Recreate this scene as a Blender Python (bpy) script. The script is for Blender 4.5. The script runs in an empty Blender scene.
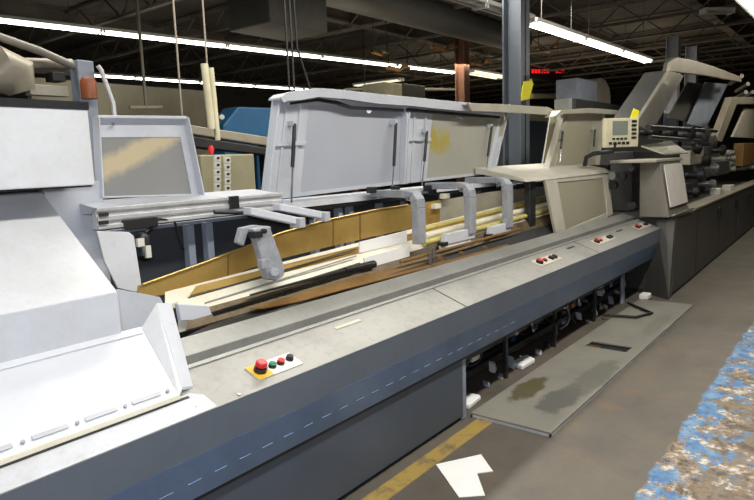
import bpy, bmesh, math, random
from mathutils import Vector, Matrix
random.seed(7)
S = bpy.context.scene
C = S.collection
H = 1.75
F = 620.0
# ------------------------------------------------------------------ camera
def cam_axes():
    r = math.radians(2.0)
    X = Vector((872-377, -(143-250), -F)).normalized()
    hd = Vector((math.cos(r), math.sin(r), 0))
    N = hd.cross(X).normalized()
    if N.y < 0: N = -N
    Y = N.cross(X)
    return Matrix((X, Y, N))
RW = cam_axes()
cd = bpy.data.cameras.new('camera'); cam = bpy.data.objects.new('camera', cd); C.objects.link(cam)
cd.sensor_width = 36; cd.lens = F/754*36; cd.clip_start = .05; cd.clip_end = 200
cam.matrix_world = Matrix.Translation((0, 0, H)) @ RW.to_4x4()
S.camera = cam
# ------------------------------------------------------------------ world, exposure, lights
w = bpy.data.worlds.new('world'); S.world = w; w.use_nodes = True
w.node_tree.nodes['Background'].inputs[0].default_value = (.75, .85, 1, 1)
w.node_tree.nodes['Background'].inputs[1].default_value = .11
S.view_settings.view_transform = 'Standard'; S.view_settings.look = 'None'
S.view_settings.gamma = 1; S.view_settings.exposure = 0.0
S.view_settings.use_curve_mapping = False
def area(name, loc, target, sx, sy, power, col=(1, 1, 1)):
    l = bpy.data.lights.new(name, 'AREA'); l.shape = 'RECTANGLE'; l.size = sx; l.size_y = sy
    l.energy = power; l.color = col
    o = bpy.data.objects.new(name, l); C.objects.link(o); o.location = loc
    d = Vector(target)-Vector(loc); o.rotation_euler = d.to_track_quat('-Z', 'Y').to_euler()
    return o
FLASH = 42
area('camera_flash', (-.02, -.02, H+.16), (3.2, 2.8, .9), .22, .16, FLASH, (.93, .96, 1))
AISLE = 240
# the lamp rows over the aisle and behind the photographer (their fixtures are overhead, outside the frame)
area('aisle_lamp_row', (3.5, .6, 3.9), (3.5, .9, 0), 8, .3, AISLE, (1, .96, .86))
area('machine_lamp_row', (5.5, 3.9, 4.1), (5.5, 3.6, 0), 9, .3, AISLE*1.15, (1, .96, .86))
area('far_aisle_lamp_row', (13, 1.2, 3.9), (13, 1.4, 0), 8, .3, AISLE*.45, (1, .93, .78))

# unseen fill lights added below the fixtures to brighten the roof deck
area('deck_fill_middle', (9, 5.6, 2.7), (9.2, 5.6, 5), 9, 1.2, 60, (1, .86, .62))
area('deck_fill_far', (18, 8, 2.7), (18.2, 8, 5), 9, 3, 110, (1, .84, .6))
area('deck_fill_left', (6, 10, 2.7), (6.2, 10, 5), 8, 1.5, 40, (1, .94, .8))
area('far_fill', (16, 8, 4.0), (16, 8.5, 0), 10, .4, 160, (1, .9, .7))  # unseen fill added to brighten the far hall, no fixture there

# ------------------------------------------------------------------ materials
def rgb(h, k=1.0):
    def f(c):
        c /= 255.0
        return (c/12.92 if c <= .04045 else ((c+.055)/1.055)**2.4)*k
    return (f(h[0]), f(h[1]), f(h[2]), 1)
class NT:
    def __init__(s, m): s.t = m.node_tree; s.n = s.t.nodes; s.l = s.t.links
    def new(s, t, **k):
        n = s.n.new(t)
        for a, v in k.items(): setattr(n, a, v)
        return n
    def link(s, a, b): s.l.new(a, b)
    def noise(s, scale, detail=4, rough=.6, vec=None):
        n = s.new('ShaderNodeTexNoise'); n.inputs['Scale'].default_value = scale
        n.inputs['Detail'].default_value = detail; n.inputs['Roughness'].default_value = rough
        if vec is not None: s.link(vec, n.inputs['Vector'])
        return n.outputs['Fac']
    def ramp(s, fac, stops):
        r = s.new('ShaderNodeValToRGB'); e = r.color_ramp.elements
        while len(e) < len(stops): e.new(.5)
        for i, (p, c) in enumerate(stops): e[i].position = p; e[i].color = c if len(c) == 4 else (*c, 1)
        s.link(fac, r.inputs[0]); return r.outputs[0]
    def mix(s, fac, a, b, mode='MIX'):
        m = s.new('ShaderNodeMix'); m.data_type = 'RGBA'; m.blend_type = mode
        for sock, v in ((m.inputs[0], fac), (m.inputs[6], a), (m.inputs[7], b)):
            if isinstance(v, (int, float)): sock.default_value = v
            elif isinstance(v, tuple): sock.default_value = v
            else: s.link(v, sock)
        return m.outputs[2]
    def math(s, op, a, b=0.0, clamp=False):
        m = s.new('ShaderNodeMath', operation=op, use_clamp=clamp)
        for i, v in enumerate((a, b)):
            if isinstance(v, (int, float)): m.inputs[i].default_value = v
            else: s.link(v, m.inputs[i])
        return m.outputs[0]
def mat(name, col, rough=.5, metal=0., dirt=None, amt=.35, scale=3., emit=None, alpha=None, bump=0., fine=0., spec=None):
    m = bpy.data.materials.new(name); m.use_nodes = True
    N = NT(m); b = N.n['Principled BSDF']
    b.inputs['Roughness'].default_value = rough; b.inputs['Metallic'].default_value = metal
    if spec is not None: b.inputs['Specular IOR Level'].default_value = spec
    co = N.new('ShaderNodeTexCoord').outputs['Object']
    c = rgb(col); d = rgb(dirt) if dirt else tuple(x*.6 for x in c[:3])+(1,)
    fac = N.ramp(N.noise(scale, 6, .65, co), [(.42, (0, 0, 0)), (.72, (1, 1, 1))])
    out = N.mix(N.math('MULTIPLY', fac, amt), c, d)
    if fine:
        f2 = N.ramp(N.noise(scale*14, 3, .6, co), [(.5, (0, 0, 0)), (.75, (1, 1, 1))])
        out = N.mix(N.math('MULTIPLY', f2, fine), out, d)
    N.link(out, b.inputs['Base Color'])
    if bump:
        bp = N.new('ShaderNodeBump'); bp.inputs['Strength'].default_value = bump; bp.inputs['Distance'].default_value = .01
        N.link(N.noise(scale*8, 4, .6, co), bp.inputs['Height']); N.link(bp.outputs[0], b.inputs['Normal'])
    if emit:
        b.inputs['Emission Color'].default_value = rgb(emit[0]); b.inputs['Emission Strength'].default_value = emit[1]
    if alpha is not None:
        b.inputs['Alpha'].default_value = alpha
    return m
M = {}
M['white_paint'] = mat('white_paint', (216, 219, 226), .42, 0, (168, 165, 160), .35, 2.2, fine=.15)
M['white_guard'] = mat('white_guard', (212, 216, 227), .45, 0, (190, 188, 182), .3, 3, fine=.12)
M['pale_grey'] = mat('pale_grey', (190, 193, 202), .45, 0, (140, 138, 132), .4, 4, fine=.2)
M['cover_cream'] = mat('cover_cream', (198, 194, 182), .4, 0, (150, 144, 128), .35, 4, fine=.15)
M['cream_grey'] = mat('cream_grey', (176, 172, 158), .5, 0, (130, 124, 108), .4, 4, fine=.2)
M['hood_shell'] = mat('hood_shell', (198, 202, 212), .4, 0, (150, 150, 152), .3, 3, fine=.1)
M['apron'] = mat('apron', (98, 107, 120), .38, 0, (72, 80, 90), .4, 1.5, fine=.12)
M['apron_blue'] = mat('apron_blue', (108, 134, 172), .38, 0, (64, 76, 94), .4, 1.5, fine=.12)
M['kick'] = mat('kick', (78, 86, 100), .45, 0, (58, 64, 74), .4, 1.2, fine=.1)
M['ledge'] = mat('ledge', (154, 153, 149), .42, .1, (104, 104, 104), .6, 1.6, fine=.35, bump=.08)
M['deck'] = mat('deck', (154, 154, 151), .4, .15, (112, 112, 110), .5, 2.2, fine=.3)
M['slot_grey'] = mat('slot_grey', (116, 136, 166), .5)
M['rear_dark'] = mat('rear_dark', (66, 70, 77), .5, 0, (48, 50, 54), .4, 1.5)
M['gap'] = mat('gap', (60, 62, 70), .6, 0, (44, 44, 50), .5, 4)
M['black'] = mat('black', (28, 28, 30), .55, 0, (48, 46, 44), .5, 6)
M['dark_steel'] = mat('dark_steel', (62, 64, 68), .4, .6, (36, 36, 38), .6, 6, fine=.4)
M['oily'] = mat('oily', (58, 56, 52), .3, .5, (24, 22, 20), .8, 9, fine=.5, bump=.5)
M['chain_bed'] = mat('chain_bed', (112, 96, 72), .45, .2, (52, 42, 32), .8, 9, fine=.5, bump=.4)
M['steel'] = mat('steel', (176, 178, 182), .3, .85, (110, 108, 104), .5, 7, fine=.3)
M['alu'] = mat('alu', (218, 219, 222), .36, .35, (150, 148, 142), .4, 6, fine=.25)
M['cast'] = mat('cast', (168, 172, 182), .5, .1, (110, 110, 112), .5, 12, fine=.35, bump=.2)
M['brass'] = mat('brass', (200, 168, 98), .3, .45, (160, 118, 54), .55, 2.6, fine=.2, bump=.12)
M['brass_dark'] = mat('brass_dark', (152, 118, 70), .4, .25, (96, 62, 26), .7, 4, fine=.4)
M['cream_rail'] = mat('cream_rail', (238, 234, 218), .32, .0, (196, 184, 148), .4, 4, fine=.2)
M['yellow_rail'] = mat('yellow_rail', (226, 214, 130), .35, .2, (150, 128, 50), .6, 6, fine=.3)
M['paper'] = mat('paper', (250, 250, 250), .8, 0, (225, 225, 222), .3, 4)
M['beige'] = mat('beige', (158, 152, 122), .6, 0, (124, 118, 92), .4, 3)
M['blue'] = mat('blue', (34, 92, 134), .5, 0, (24, 70, 110), .5, 2)
M['blue_dark'] = mat('blue_dark', (30, 66, 100), .5, 0, (20, 40, 64), .5, 2)
M['red'] = mat('red', (214, 40, 44), .35, 0, (170, 30, 30), .2, 8)
M['red_dull'] = mat('red_dull', (176, 66, 52), .4, 0, (130, 50, 44), .2, 8)
M['station_plate'] = mat('station_plate', (196, 190, 176), .5, 0, (160, 150, 136), .4, 6)
M['green'] = mat('green', (34, 120, 92), .35)
M['plate_white'] = mat('plate_white', (232, 228, 220), .5, 0, (190, 180, 170), .3, 9)
M['plate_yellow'] = mat('plate_yellow', (226, 176, 44), .5, 0, (180, 134, 30), .3, 9)
M['tag_yellow'] = mat('tag_yellow', (236, 226, 40), .6, 0, (210, 190, 30), .3, 9, emit=None)
M['post_grey'] = mat('post_grey', (150, 158, 174), .5, 0, (92, 100, 112), .4, 3)
M['column'] = mat('column', (94, 101, 110), .55, 0, (84, 90, 100), .45, 1.5, fine=.1)
M['rust'] = mat('rust', (120, 84, 66), .7, 0, (76, 52, 40), .6, 3)
M['trim_dark'] = mat('trim_dark', (74, 74, 74), .42, .1, (50, 48, 46), .55, 1.6, fine=.3)
M['trim_mid'] = mat('trim_mid', (84, 83, 80), .45, .1, (70, 66, 60), .5, 2.2, fine=.2)
M['trim_light2'] = mat('trim_light2', (134, 130, 122), .45, .1, (100, 94, 82), .5, 3, fine=.2)
M['trim_light'] = mat('trim_light', (152, 145, 130), .45, .1, (120, 112, 96), .5, 3, fine=.2)
M['ceil'] = mat('ceil', (84, 80, 74), .9, 0, (28, 27, 26), .6, .8)
M['ceil_beam'] = mat('ceil_beam', (98, 92, 84), .8, 0, (40, 36, 32), .6, 1.5)
M['deck_glow_brown'] = mat('deck_glow_brown', (150, 112, 60), .9, 0, (60, 44, 28), .9, 3.5, fine=.5)  # warm reflected light of the roof deck, put into a brown base colour
M['wall'] = mat('wall', (74, 72, 66), .9, 0, (52, 50, 46), .5, .6)
M['wall_beige'] = mat('wall_beige', (150, 144, 126), .85, 0, (100, 96, 84), .6, .8)
M['cream'] = mat('cream', (206, 200, 172), .6, 0, (150, 142, 112), .5, 4)
M['orange'] = mat('orange', (150, 84, 50), .45, 0, (120, 56, 30), .4, 5)
M['tube_on'] = mat('tube_on', (255, 255, 255), .5, emit=((255, 252, 240), 9))
M['tube_dim'] = mat('tube_dim', (255, 255, 255), .5, emit=((240, 232, 200), 1.2))
M['tube_off'] = mat('tube_off', (150, 150, 150), .5)
M['fix'] = mat('fix', (190, 190, 186), .5, 0, (140, 138, 130), .3, 3)
M['led'] = mat('led', (255, 20, 20), .5, emit=((255, 30, 40), .8))
M['led_dim'] = mat('led_dim', (120, 20, 24), .5, emit=((220, 20, 30), .35))
M['screen'] = mat('screen', (126, 134, 126), .25)
M['copper'] = mat('copper', (150, 106, 60), .4, .6, (90, 60, 30), .5, 8)
M['white_label'] = mat('white_label', (220, 218, 206), .6)

def clear_mat(name, col, alpha, rough, streak=None):
    m = bpy.data.materials.new(name); m.use_nodes = True; N = NT(m); b = N.n['Principled BSDF']
    b.inputs['Roughness'].default_value = rough
    co = N.new('ShaderNodeTexCoord').outputs['Object']
    base = rgb(col)
    f = N.ramp(N.noise(2.5, 5, .6, co), [(.35, (0, 0, 0)), (.75, (1, 1, 1))])
    out = N.mix(N.math('MULTIPLY', f, .3), base, tuple(x*.7 for x in base[:3])+(1,))
    if streak:
        (cx, cz, rx, rz, scol, amt) = streak
        sp = N.new('ShaderNodeSeparateXYZ'); N.link(co, sp.inputs[0])
        dx = N.math('DIVIDE', N.math('SUBTRACT', sp.outputs[0], cx), rx); dz = N.math('DIVIDE', N.math('SUBTRACT', sp.outputs[2], cz), rz)
        d = N.math('ADD', N.math('MULTIPLY', dx, dx), N.math('MULTIPLY', dz, dz))
        d = N.math('ADD', d, N.math('MULTIPLY', N.math('SUBTRACT', N.noise(9, 5, .6, co), .5), 2.6))
        k = N.ramp(d, [(.2, (1, 1, 1)), (1., (0, 0, 0))])
        out = N.mix(N.math('MULTIPLY', k, amt), out, rgb(scol))
    N.link(out, b.inputs['Base Color']); b.inputs['Alpha'].default_value = alpha
    return m
M['frosted'] = clear_mat('frosted', (184, 188, 200), .93, .35)
M['frosted_stain'] = clear_mat('frosted_stain', (176, 174, 164), .93, .35, (4.62-2.6, 1.9, .3, .14, (176, 160, 40), .8))
M['frosted_warm'] = clear_mat('frosted_warm', (170, 166, 146), .92, .3)
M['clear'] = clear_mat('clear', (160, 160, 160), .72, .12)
def reflection_band(m, x0, z0, k, wd, col, amt):
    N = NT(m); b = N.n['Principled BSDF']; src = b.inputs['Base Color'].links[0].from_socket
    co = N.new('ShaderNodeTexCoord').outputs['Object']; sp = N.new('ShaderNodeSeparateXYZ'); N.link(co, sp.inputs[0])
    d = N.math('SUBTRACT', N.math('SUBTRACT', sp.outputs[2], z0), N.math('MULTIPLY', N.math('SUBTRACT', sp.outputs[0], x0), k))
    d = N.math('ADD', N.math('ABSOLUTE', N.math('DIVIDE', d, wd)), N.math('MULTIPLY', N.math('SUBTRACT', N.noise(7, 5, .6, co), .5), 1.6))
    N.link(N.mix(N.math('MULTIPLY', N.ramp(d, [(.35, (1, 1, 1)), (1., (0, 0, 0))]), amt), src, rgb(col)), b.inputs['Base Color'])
reflection_band(M['clear'], 1.55-2.6, 1.74, .42, .075, (222, 206, 170), .8)  # tan reflection in the see-through pane, painted as a diagonal band

def floor_mat():
    m = bpy.data.materials.new('painted_concrete'); m.use_nodes = True; N = NT(m); b = N.n['Principled BSDF']
    co = N.new('ShaderNodeTexCoord').outputs['Object']
    sp = N.new('ShaderNodeSeparateXYZ'); N.link(co, sp.inputs[0]); x, y = sp.outputs[0], sp.outputs[1]
    g = N.ramp(N.noise(1.1, 6, .65, co), [(.3, rgb((80, 76, 70))), (.5, rgb((97, 91, 83))), (.75, rgb((112, 102, 88)))])
    fine = N.noise(26, 5, .7, co)
    g = N.mix(N.math('MULTIPLY', N.ramp(fine, [(.5, (0, 0, 0)), (.7, (1, 1, 1))]), .35), g, rgb((84, 78, 72)))
    g = N.mix(N.math('MULTIPLY', N.ramp(N.noise(3.4, 3, .5, co), [(.58, (0, 0, 0)), (.72, (1, 1, 1))]), .4), g, rgb((124, 100, 76)))
    # worn paint on the right-hand floor
    chips = N.ramp(N.noise(9, 9, .74, co), [(.40, rgb((62, 58, 54))), (.44, rgb((122, 108, 92))), (.50, rgb((146, 122, 96))), (.535, rgb((176, 168, 158))), (.58, rgb((204, 200, 194)))])
    brown = N.ramp(N.noise(5, 7, .7, co), [(.42, rgb((88, 76, 64))), (.52, rgb((134, 118, 98))), (.6, rgb((116, 106, 94)))])
    chips = N.mix(N.ramp(N.noise(3.1, 7, .7, co), [(.50, (0, 0, 0)), (.54, (1, 1, 1))]), chips, brown)
    blue = N.ramp(N.noise(12, 5, .6, co), [(.35, rgb((60, 102, 156))), (.5, rgb((88, 130, 172))), (.65, rgb((124, 152, 180)))])
    bm = N.math('ADD', N.noise(4.6, 9, .72, co), N.math('MULTIPLY', N.math('SUBTRACT', y, .55), .22))
    paint = N.mix(N.ramp(bm, [(.535, (0, 0, 0)), (.555, (1, 1, 1))]), chips, blue)
    speck = N.ramp(N.noise(30, 6, .75, co), [(.56, (0, 0, 0)), (.6, (1, 1, 1))])
    paint = N.mix(N.math('MULTIPLY', speck, .6), paint, rgb((74, 68, 62)))
    wob = N.math('MULTIPLY', N.math('SUBTRACT', N.noise(4, 5, .6, co), .5), .12)
    mask = N.math('MULTIPLY', N.math('SUBTRACT', .845, N.math('ADD', y, wob)), 60, True)
    out = N.mix(mask, g, paint)
    # yellow aisle line beside the machine base
    e1 = N.math('MULTIPLY', N.math('SUBTRACT', y, 1.86), 90, True); e2 = N.math('MULTIPLY', N.math('SUBTRACT', 1.985, y), 90, True)
    e3 = N.math('MULTIPLY', N.math('SUBTRACT', 3.62, x), 20, True)
    wear = N.ramp(N.noise(7, 7, .7, co), [(.36, (.15, .15, .15)), (.5, (1, 1, 1))])
    ym = N.math('MULTIPLY', N.math('MULTIPLY', e1, e2), N.math('MULTIPLY', e3, wear))
    out = N.mix(N.math('MULTIPLY', ym, .85), out, rgb((176, 148, 74)))
    N.link(out, b.inputs['Base Color'])
    rr = N.ramp(N.noise(2, 4, .6, co), [(.3, (.42,)*3), (.7, (.7,)*3)]); N.link(rr, b.inputs['Roughness'])
    bp = N.new('ShaderNodeBump'); bp.inputs['Strength'].default_value = .15; bp.inputs['Distance'].default_value = .01
    N.link(fine, bp.inputs['Height']); N.link(bp.outputs[0], b.inputs['Normal'])
    return m
def panel_mat():
    m = bpy.data.materials.new('dusty_floor_panel'); m.use_nodes = True; N = NT(m); b = N.n['Principled BSDF']
    co = N.new('ShaderNodeTexCoord').outputs['Object']
    sp = N.new('ShaderNodeSeparateXYZ'); N.link(co, sp.inputs[0])
    out = N.ramp(N.noise(2, 6, .6, co), [(.3, rgb((128, 126, 118))), (.7, rgb((150, 147, 137)))])
    def blob(out, cx, cy, rx, ry, col, amt, sc=8):
        dx = N.math('DIVIDE', N.math('SUBTRACT', sp.outputs[0], cx), rx); dy = N.math('DIVIDE', N.math('SUBTRACT', sp.outputs[1], cy), ry)
        d = N.math('ADD', N.math('MULTIPLY', dx, dx), N.math('MULTIPLY', dy, dy))
        d = N.math('ADD', d, N.math('MULTIPLY', N.math('SUBTRACT', N.noise(sc, 5, .65, co), .5), 2.2))
        return N.mix(N.math('MULTIPLY', N.ramp(d, [(.55, (1, 1, 1)), (1., (0, 0, 0))]), amt), out, rgb(col))
    out = blob(out, .62, .44, .3, .1, (84, 76, 42), .85)
    out = blob(out, .55, .17, .33, .12, (92, 92, 88), .8)
    out = blob(out, 1.1, .12, .55, .12, (108, 106, 100), .7, 14)
    out = blob(out, 2.9, .12, .5, .08, (118, 112, 102), .5, 14)
    N.link(out, b.inputs['Base Color']); b.inputs['Roughness'].default_value = .55
    return m
M['floor'] = floor_mat(); M['floor_panel'] = panel_mat()

# ------------------------------------------------------------------ helpers
def Y(px, py, y):
    """point of the plane y=const seen at a pixel of the photograph (used to measure sizes)"""
    r = RW @ Vector((px-377, -(py-250), -F)); t = y/r.y
    return Vector((0, 0, H))+r*t
def Z(px, py, z):
    r = RW @ Vector((px-377, -(py-250), -F)); t = (z-H)/r.z
    return Vector((0, 0, H))+r*t
class MB:
    def __init__(s): s.b = bmesh.new()
    def poly(s, pts, ext):
        ext = Vector(ext); a = [s.b.verts.new(Vector(p)) for p in pts]; c = [s.b.verts.new(Vector(p)+ext) for p in pts]
        n = len(pts); s.b.faces.new(a[::-1]); s.b.faces.new(c)
        for i in range(n): s.b.faces.new((a[i], a[(i+1) % n], c[(i+1) % n], c[i]))
        return s
    def box(s, x0, x1, y0, y1, z0, z1):
        return s.poly([(x0, y0, z0), (x1, y0, z0), (x1, y1, z0), (x0, y1, z0)], (0, 0, z1-z0))
    def yz(s, prof, x0, x1):
        return s.poly([(x0, p[0], p[1]) for p in prof], (x1-x0, 0, 0))
    def xz(s, prof, y0, y1):
        return s.poly([(p[0], y0, p[1]) for p in prof], (0, y1-y0, 0))
    def tube(s, pts, r, n=10, cap=True):
        pts = [Vector(p) for p in pts]; rings = []
        rr = r if isinstance(r, (list, tuple)) else [r]*len(pts); up = None
        for i, p in enumerate(pts):
            d = (pts[min(i+1, len(pts)-1)]-pts[max(i-1, 0)]).normalized()
            if up is None: up = Vector((0, 0, 1)) if abs(d.z) < .9 else Vector((1, 0, 0))
            a = d.cross(up).normalized(); up = a.cross(d).normalized()
            rings.append([s.b.verts.new(p+(a*math.cos(2*math.pi*k/n)+up*math.sin(2*math.pi*k/n))*rr[i]) for k in range(n)])
        for i in range(len(rings)-1):
            for k in range(n): s.b.faces.new((rings[i][k], rings[i][(k+1) % n], rings[i+1][(k+1) % n], rings[i+1][k]))
        if cap: s.b.faces.new(rings[0][::-1]); s.b.faces.new(rings[-1])
        return s
    def ribbon(s, path, t, x0, x1):
        """bent flat bar: centre line in yz, thickness t, width along x"""
        P = [Vector((0, a, b)) for a, b in path]; L = []; R = []
        for i, p in enumerate(P):
            d = (P[min(i+1, len(P)-1)]-P[max(i-1, 0)]).normalized(); nrm = Vector((0, -d.z, d.y))
            tt = t[i] if isinstance(t, (list, tuple)) else t
            L.append(p+nrm*tt/2); R.append(p-nrm*tt/2)
        for i in range(len(P)-1):
            q = [L[i], L[i+1], R[i+1], R[i]]
            s.poly([(x0, v.y, v.z) for v in q], (x1-x0, 0, 0))
        return s
    def build(s, name, m, parent=None, bevel=.0, smooth=False):
        bmesh.ops.recalc_face_normals(s.b, faces=s.b.faces)
        me = bpy.data.meshes.new(name); off = Vector((0, 0, 0)); p = parent
        while p is not None: off += p.location; p = p.parent
        o = bpy.data.objects.new(name, me); C.objects.link(o)
        if parent is not None:
            o.parent = parent
            bmesh.ops.translate(s.b, verts=s.b.verts, vec=-off)
        else:
            cx = [v.co for v in s.b.verts]
            c = Vector((sum(v.x for v in cx)/len(cx), sum(v.y for v in cx)/len(cx), min(v.z for v in cx)))
            bmesh.ops.translate(s.b, verts=s.b.verts, vec=-c); o.location = c
        s.b.to_mesh(me); s.b.free(); me.materials.append(M[m] if isinstance(m, str) else m)
        if smooth:
            for f in me.polygons: f.use_smooth = True
            try: me.set_sharp_from_angle(angle=math.radians(40))
            except Exception: pass
        if bevel:
            bv = o.modifiers.new('bevel', 'BEVEL'); bv.width = bevel; bv.segments = 2; bv.limit_method = 'ANGLE'; bv.angle_limit = math.radians(35)
        return o
def tag(o, label=None, cat=None, group=None, kind=None):
    if label: o['label'] = label
    if cat: o['category'] = cat
    if group: o['group'] = group
    if kind: o['kind'] = kind
    return o
def empty(name, loc, label, cat, group=None):
    o = bpy.data.objects.new(name, None); C.objects.link(o); o.location = loc; o.empty_display_size = .1
    return tag(o, label, cat, group)
def struct(mb, name, m, bevel=0):
    o = mb.build(name, m, None, bevel); o['kind'] = 'structure'; return o
def lab(o, t): o['label'] = t; return o

# ------------------------------------------------------------------ setting
o = bpy.data.objects.new('floor', bpy.data.meshes.new('floor')); C.objects.link(o)
o.data.from_pydata([(-6, -8, 0), (34, -8, 0), (34, 20, 0), (-6, 20, 0)], [], [(0, 1, 2, 3)]); o.data.materials.append(M['floor']); o['kind'] = 'structure'
CZ = 5.0
struct(MB().box(-6, 34, -8, 20, CZ, CZ+.1), 'ceiling', 'ceil')
struct(MB().box(-6, 34, 20, 20.2, 0, CZ), 'wall_back', 'wall')
struct(MB().box(34, 34.2, -8, 20, 0, CZ), 'wall_right', 'wall')
struct(MB().box(-6.2, -6, -8, 20, 0, CZ), 'wall_left', 'wall')
struct(MB().box(-6, 34, -8.2, -8, 0, CZ), 'wall_front', 'wall')
b = MB().box(5.2, 9.2, 12, 12.15, 0, 3.45); struct(b, 'wall_partition', 'wall_beige')
n = 0
for yb in (3.0, 6.0, 9.0, 13.0):
    n += 1; b = MB().box(-6, 34, yb-.1, yb+.1, CZ-.34, CZ-.3).box(-6, 34, yb-.1, yb+.1, CZ-.04, CZ).box(-6, 34, yb-.01, yb+.01, CZ-.3, CZ-.04)
    struct(b, 'trim_%d' % n, 'ceil_beam')
for i in range(14):
    xb = 2.5+i*2.0; n += 1
    b = MB().box(xb-.05, xb+.05, -8, 20, CZ-.5, CZ-.45).box(xb-.05, xb+.05, -8, 20, CZ-.1, CZ-.05)
    for k in range(0, 28):
        y0 = -8+k
        b.poly([(xb-.015, y0, CZ-.47), (xb-.015, y0+.04, CZ-.47), (xb-.015, y0+.54, CZ-.08), (xb-.015, y0+.5, CZ-.08)], (.03, 0, 0))
        b.poly([(xb-.015, y0+1, CZ-.47), (xb-.015, y0+.96, CZ-.47), (xb-.015, y0+.46, CZ-.08), (xb-.015, y0+.5, CZ-.08)], (.03, 0, 0))
    struct(b, 'trim_%d' % n, 'ceil_beam')

# columns
def column(name, x, y, wd, top, m, label):
    b = MB()
    b.box(x-wd/2, x+wd/2, y-wd/2, y-wd/2+.025, 0, top).box(x-wd/2, x+wd/2, y+wd/2-.025, y+wd/2, 0, top).box(x-.012, x+.012, y-wd/2, y+wd/2, 0, top)
    b.box(x-wd/2-.06, x+wd/2+.06, y-wd/2-.06, y+wd/2+.06, 0, .03)
    return tag(b.build(name, m), label, 'column')
colx = Y(516, 50, 3.7).x
column('steel_column', colx, 3.7, .26, CZ-.34, 'column', 'blue-grey steel column rising behind the open covers, wearing a yellow tag')
column('steel_column', Y(462, 60, 8).x, 8, .26, CZ-.34, 'rust', 'rusty brown steel column far behind the big open covers')
# paired posts above the far machine
for px, lb in ((674, 'shorter left one of the two grey posts above the far machine lid'), (693, 'taller right one of the two grey posts above the far machine lid')):
    p = Y(px, 30, 4.2)
    column('steel_post', p.x, 4.2, .3, CZ-.34, 'post_grey', lb)

# ------------------------------------------------------------------ light fixtures
def fixture(p0, p1, label, group, on='tube_on', wd=.14, power=0, tubes=2):
    p0 = Vector(p0); p1 = Vector(p1); c = (p0+p1)/2; L = (p1-p0).length
    t = empty('fluorescent_fixture', c, label, 'ceiling light', group)
    d = (p1-p0).normalized(); s = Vector((-d.y, d.x, 0)).normalized()
    b = MB(); h = L/2-.008
    q = [c-d*h-s*wd*.5, c+d*h-s*wd*.5, c+d*h+s*wd*.5, c-d*h+s*wd*.5]
    b.poly([v+Vector((0, 0, .03)) for v in q], (0, 0, .05)); b.build('housing', 'fix', t)
    for k in (range(tubes)):
        oy = s*(k-.5*(tubes-1))*wd*.5
        MB().tube([c-d*(h-.005)+oy, c+d*(h-.005)+oy], .019, 8).build('tube', on, t, smooth=True)
    for e in (-1, 1):
        b = MB(); q2 = c+d*e*(h-.02); b.poly([q2-s*wd*.5-d*.015-Vector((0, 0, .02)), q2+s*wd*.5-d*.015-Vector((0, 0, .02)), q2+s*wd*.5+d*.015-Vector((0, 0, .02)), q2-s*wd*.5+d*.015-Vector((0, 0, .02))], (0, 0, .06)); b.build('lamp_holder', 'fix', t)
    for e in (-.6, .6): MB().tube([c+d*e*h+Vector((0, 0, .08)), Vector((c.x+d.x*e*h, c.y+d.y*e*h, CZ-.02))], .006, 5).build('hanger', 'ceil_beam', t)
    return t
def row(a, bb, n, label, group, **k):
    a = Vector(a); bb = Vector(bb)
    for i in range(n): fixture(a.lerp(bb, i/n), a.lerp(bb, (i+1)/n), label, group, **k)
za = 4.2
row(Z(-70, 13, za), Z(455, 73, za), 5, 'lit tube fixture in the long upper left lamp row', 'long upper left lamp row', wd=.22)
row(Z(60, 73.5, za), Z(345, 92.5, za), 5, 'lit tube fixture in the lower far lamp row', 'lower far lamp row', wd=.2)
row(Z(355, 86, za), Z(402, 80, za), 1, 'short dim tube lamp left of the rusty column', None, wd=.3, on='tube_dim')
zc = 3.6
row(Z(530, 24, zc), Z(648, 62, zc), 3, 'lit tube fixture in the row right of the blue-grey column', 'lamp row right of the column', wd=.22)
row(Z(418, -12, zc), Z(529, 22, zc), 2, 'unlit grey tube fixture left of the blue-grey column', 'unlit fixtures left of the column', wd=.2, on='tube_off')
row(Z(716, -36, zc), Z(775, 27, zc), 1, 'large bright tube fixture in the top right corner', None, wd=.34)
row(Z(468, 72, 4.0), Z(503, 78, 4.0), 1, 'dim cream tube fixture between the rusty and blue-grey columns', None, wd=.4, on='tube_dim', tubes=3)
row(Z(702, 13, 4.3), Z(732, 13, 4.3), 1, 'short unlit pale fixture high above the far machine', None, wd=.2, on='tube_off')

# ------------------------------------------------------------------ main machine
mach = empty('gathering_machine', (2.6, 2.5, 0), 'long grey gathering machine with raised covers and open rail trough', 'machine')
XE = 7.95; X0 = -.6
MB().box(X0, 3.44, 2.045, 2.085, .03, .44).build('kick_panel', 'kick', mach, .004)
MB().box(X0, 3.44, 2.07, 2.11, .0, .05).build('plinth', 'black', mach)
# apron: upper facing sheet, lower blue sheet
MB().yz([(1.93, .822), (1.945, .822), (1.955, .668), (1.940, .664)], X0, XE).build('apron', 'apron', mach)
MB().yz([(1.940, .662), (1.955, .668), (2.035, .455), (2.02, .449)], X0, XE).build('lower_apron', 'apron_blue', mach)
MB().yz([(2.02, .449), (2.035, .455), (2.12, .455), (2.12, .445)], X0, XE).build('apron_return', 'black', mach)
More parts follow.
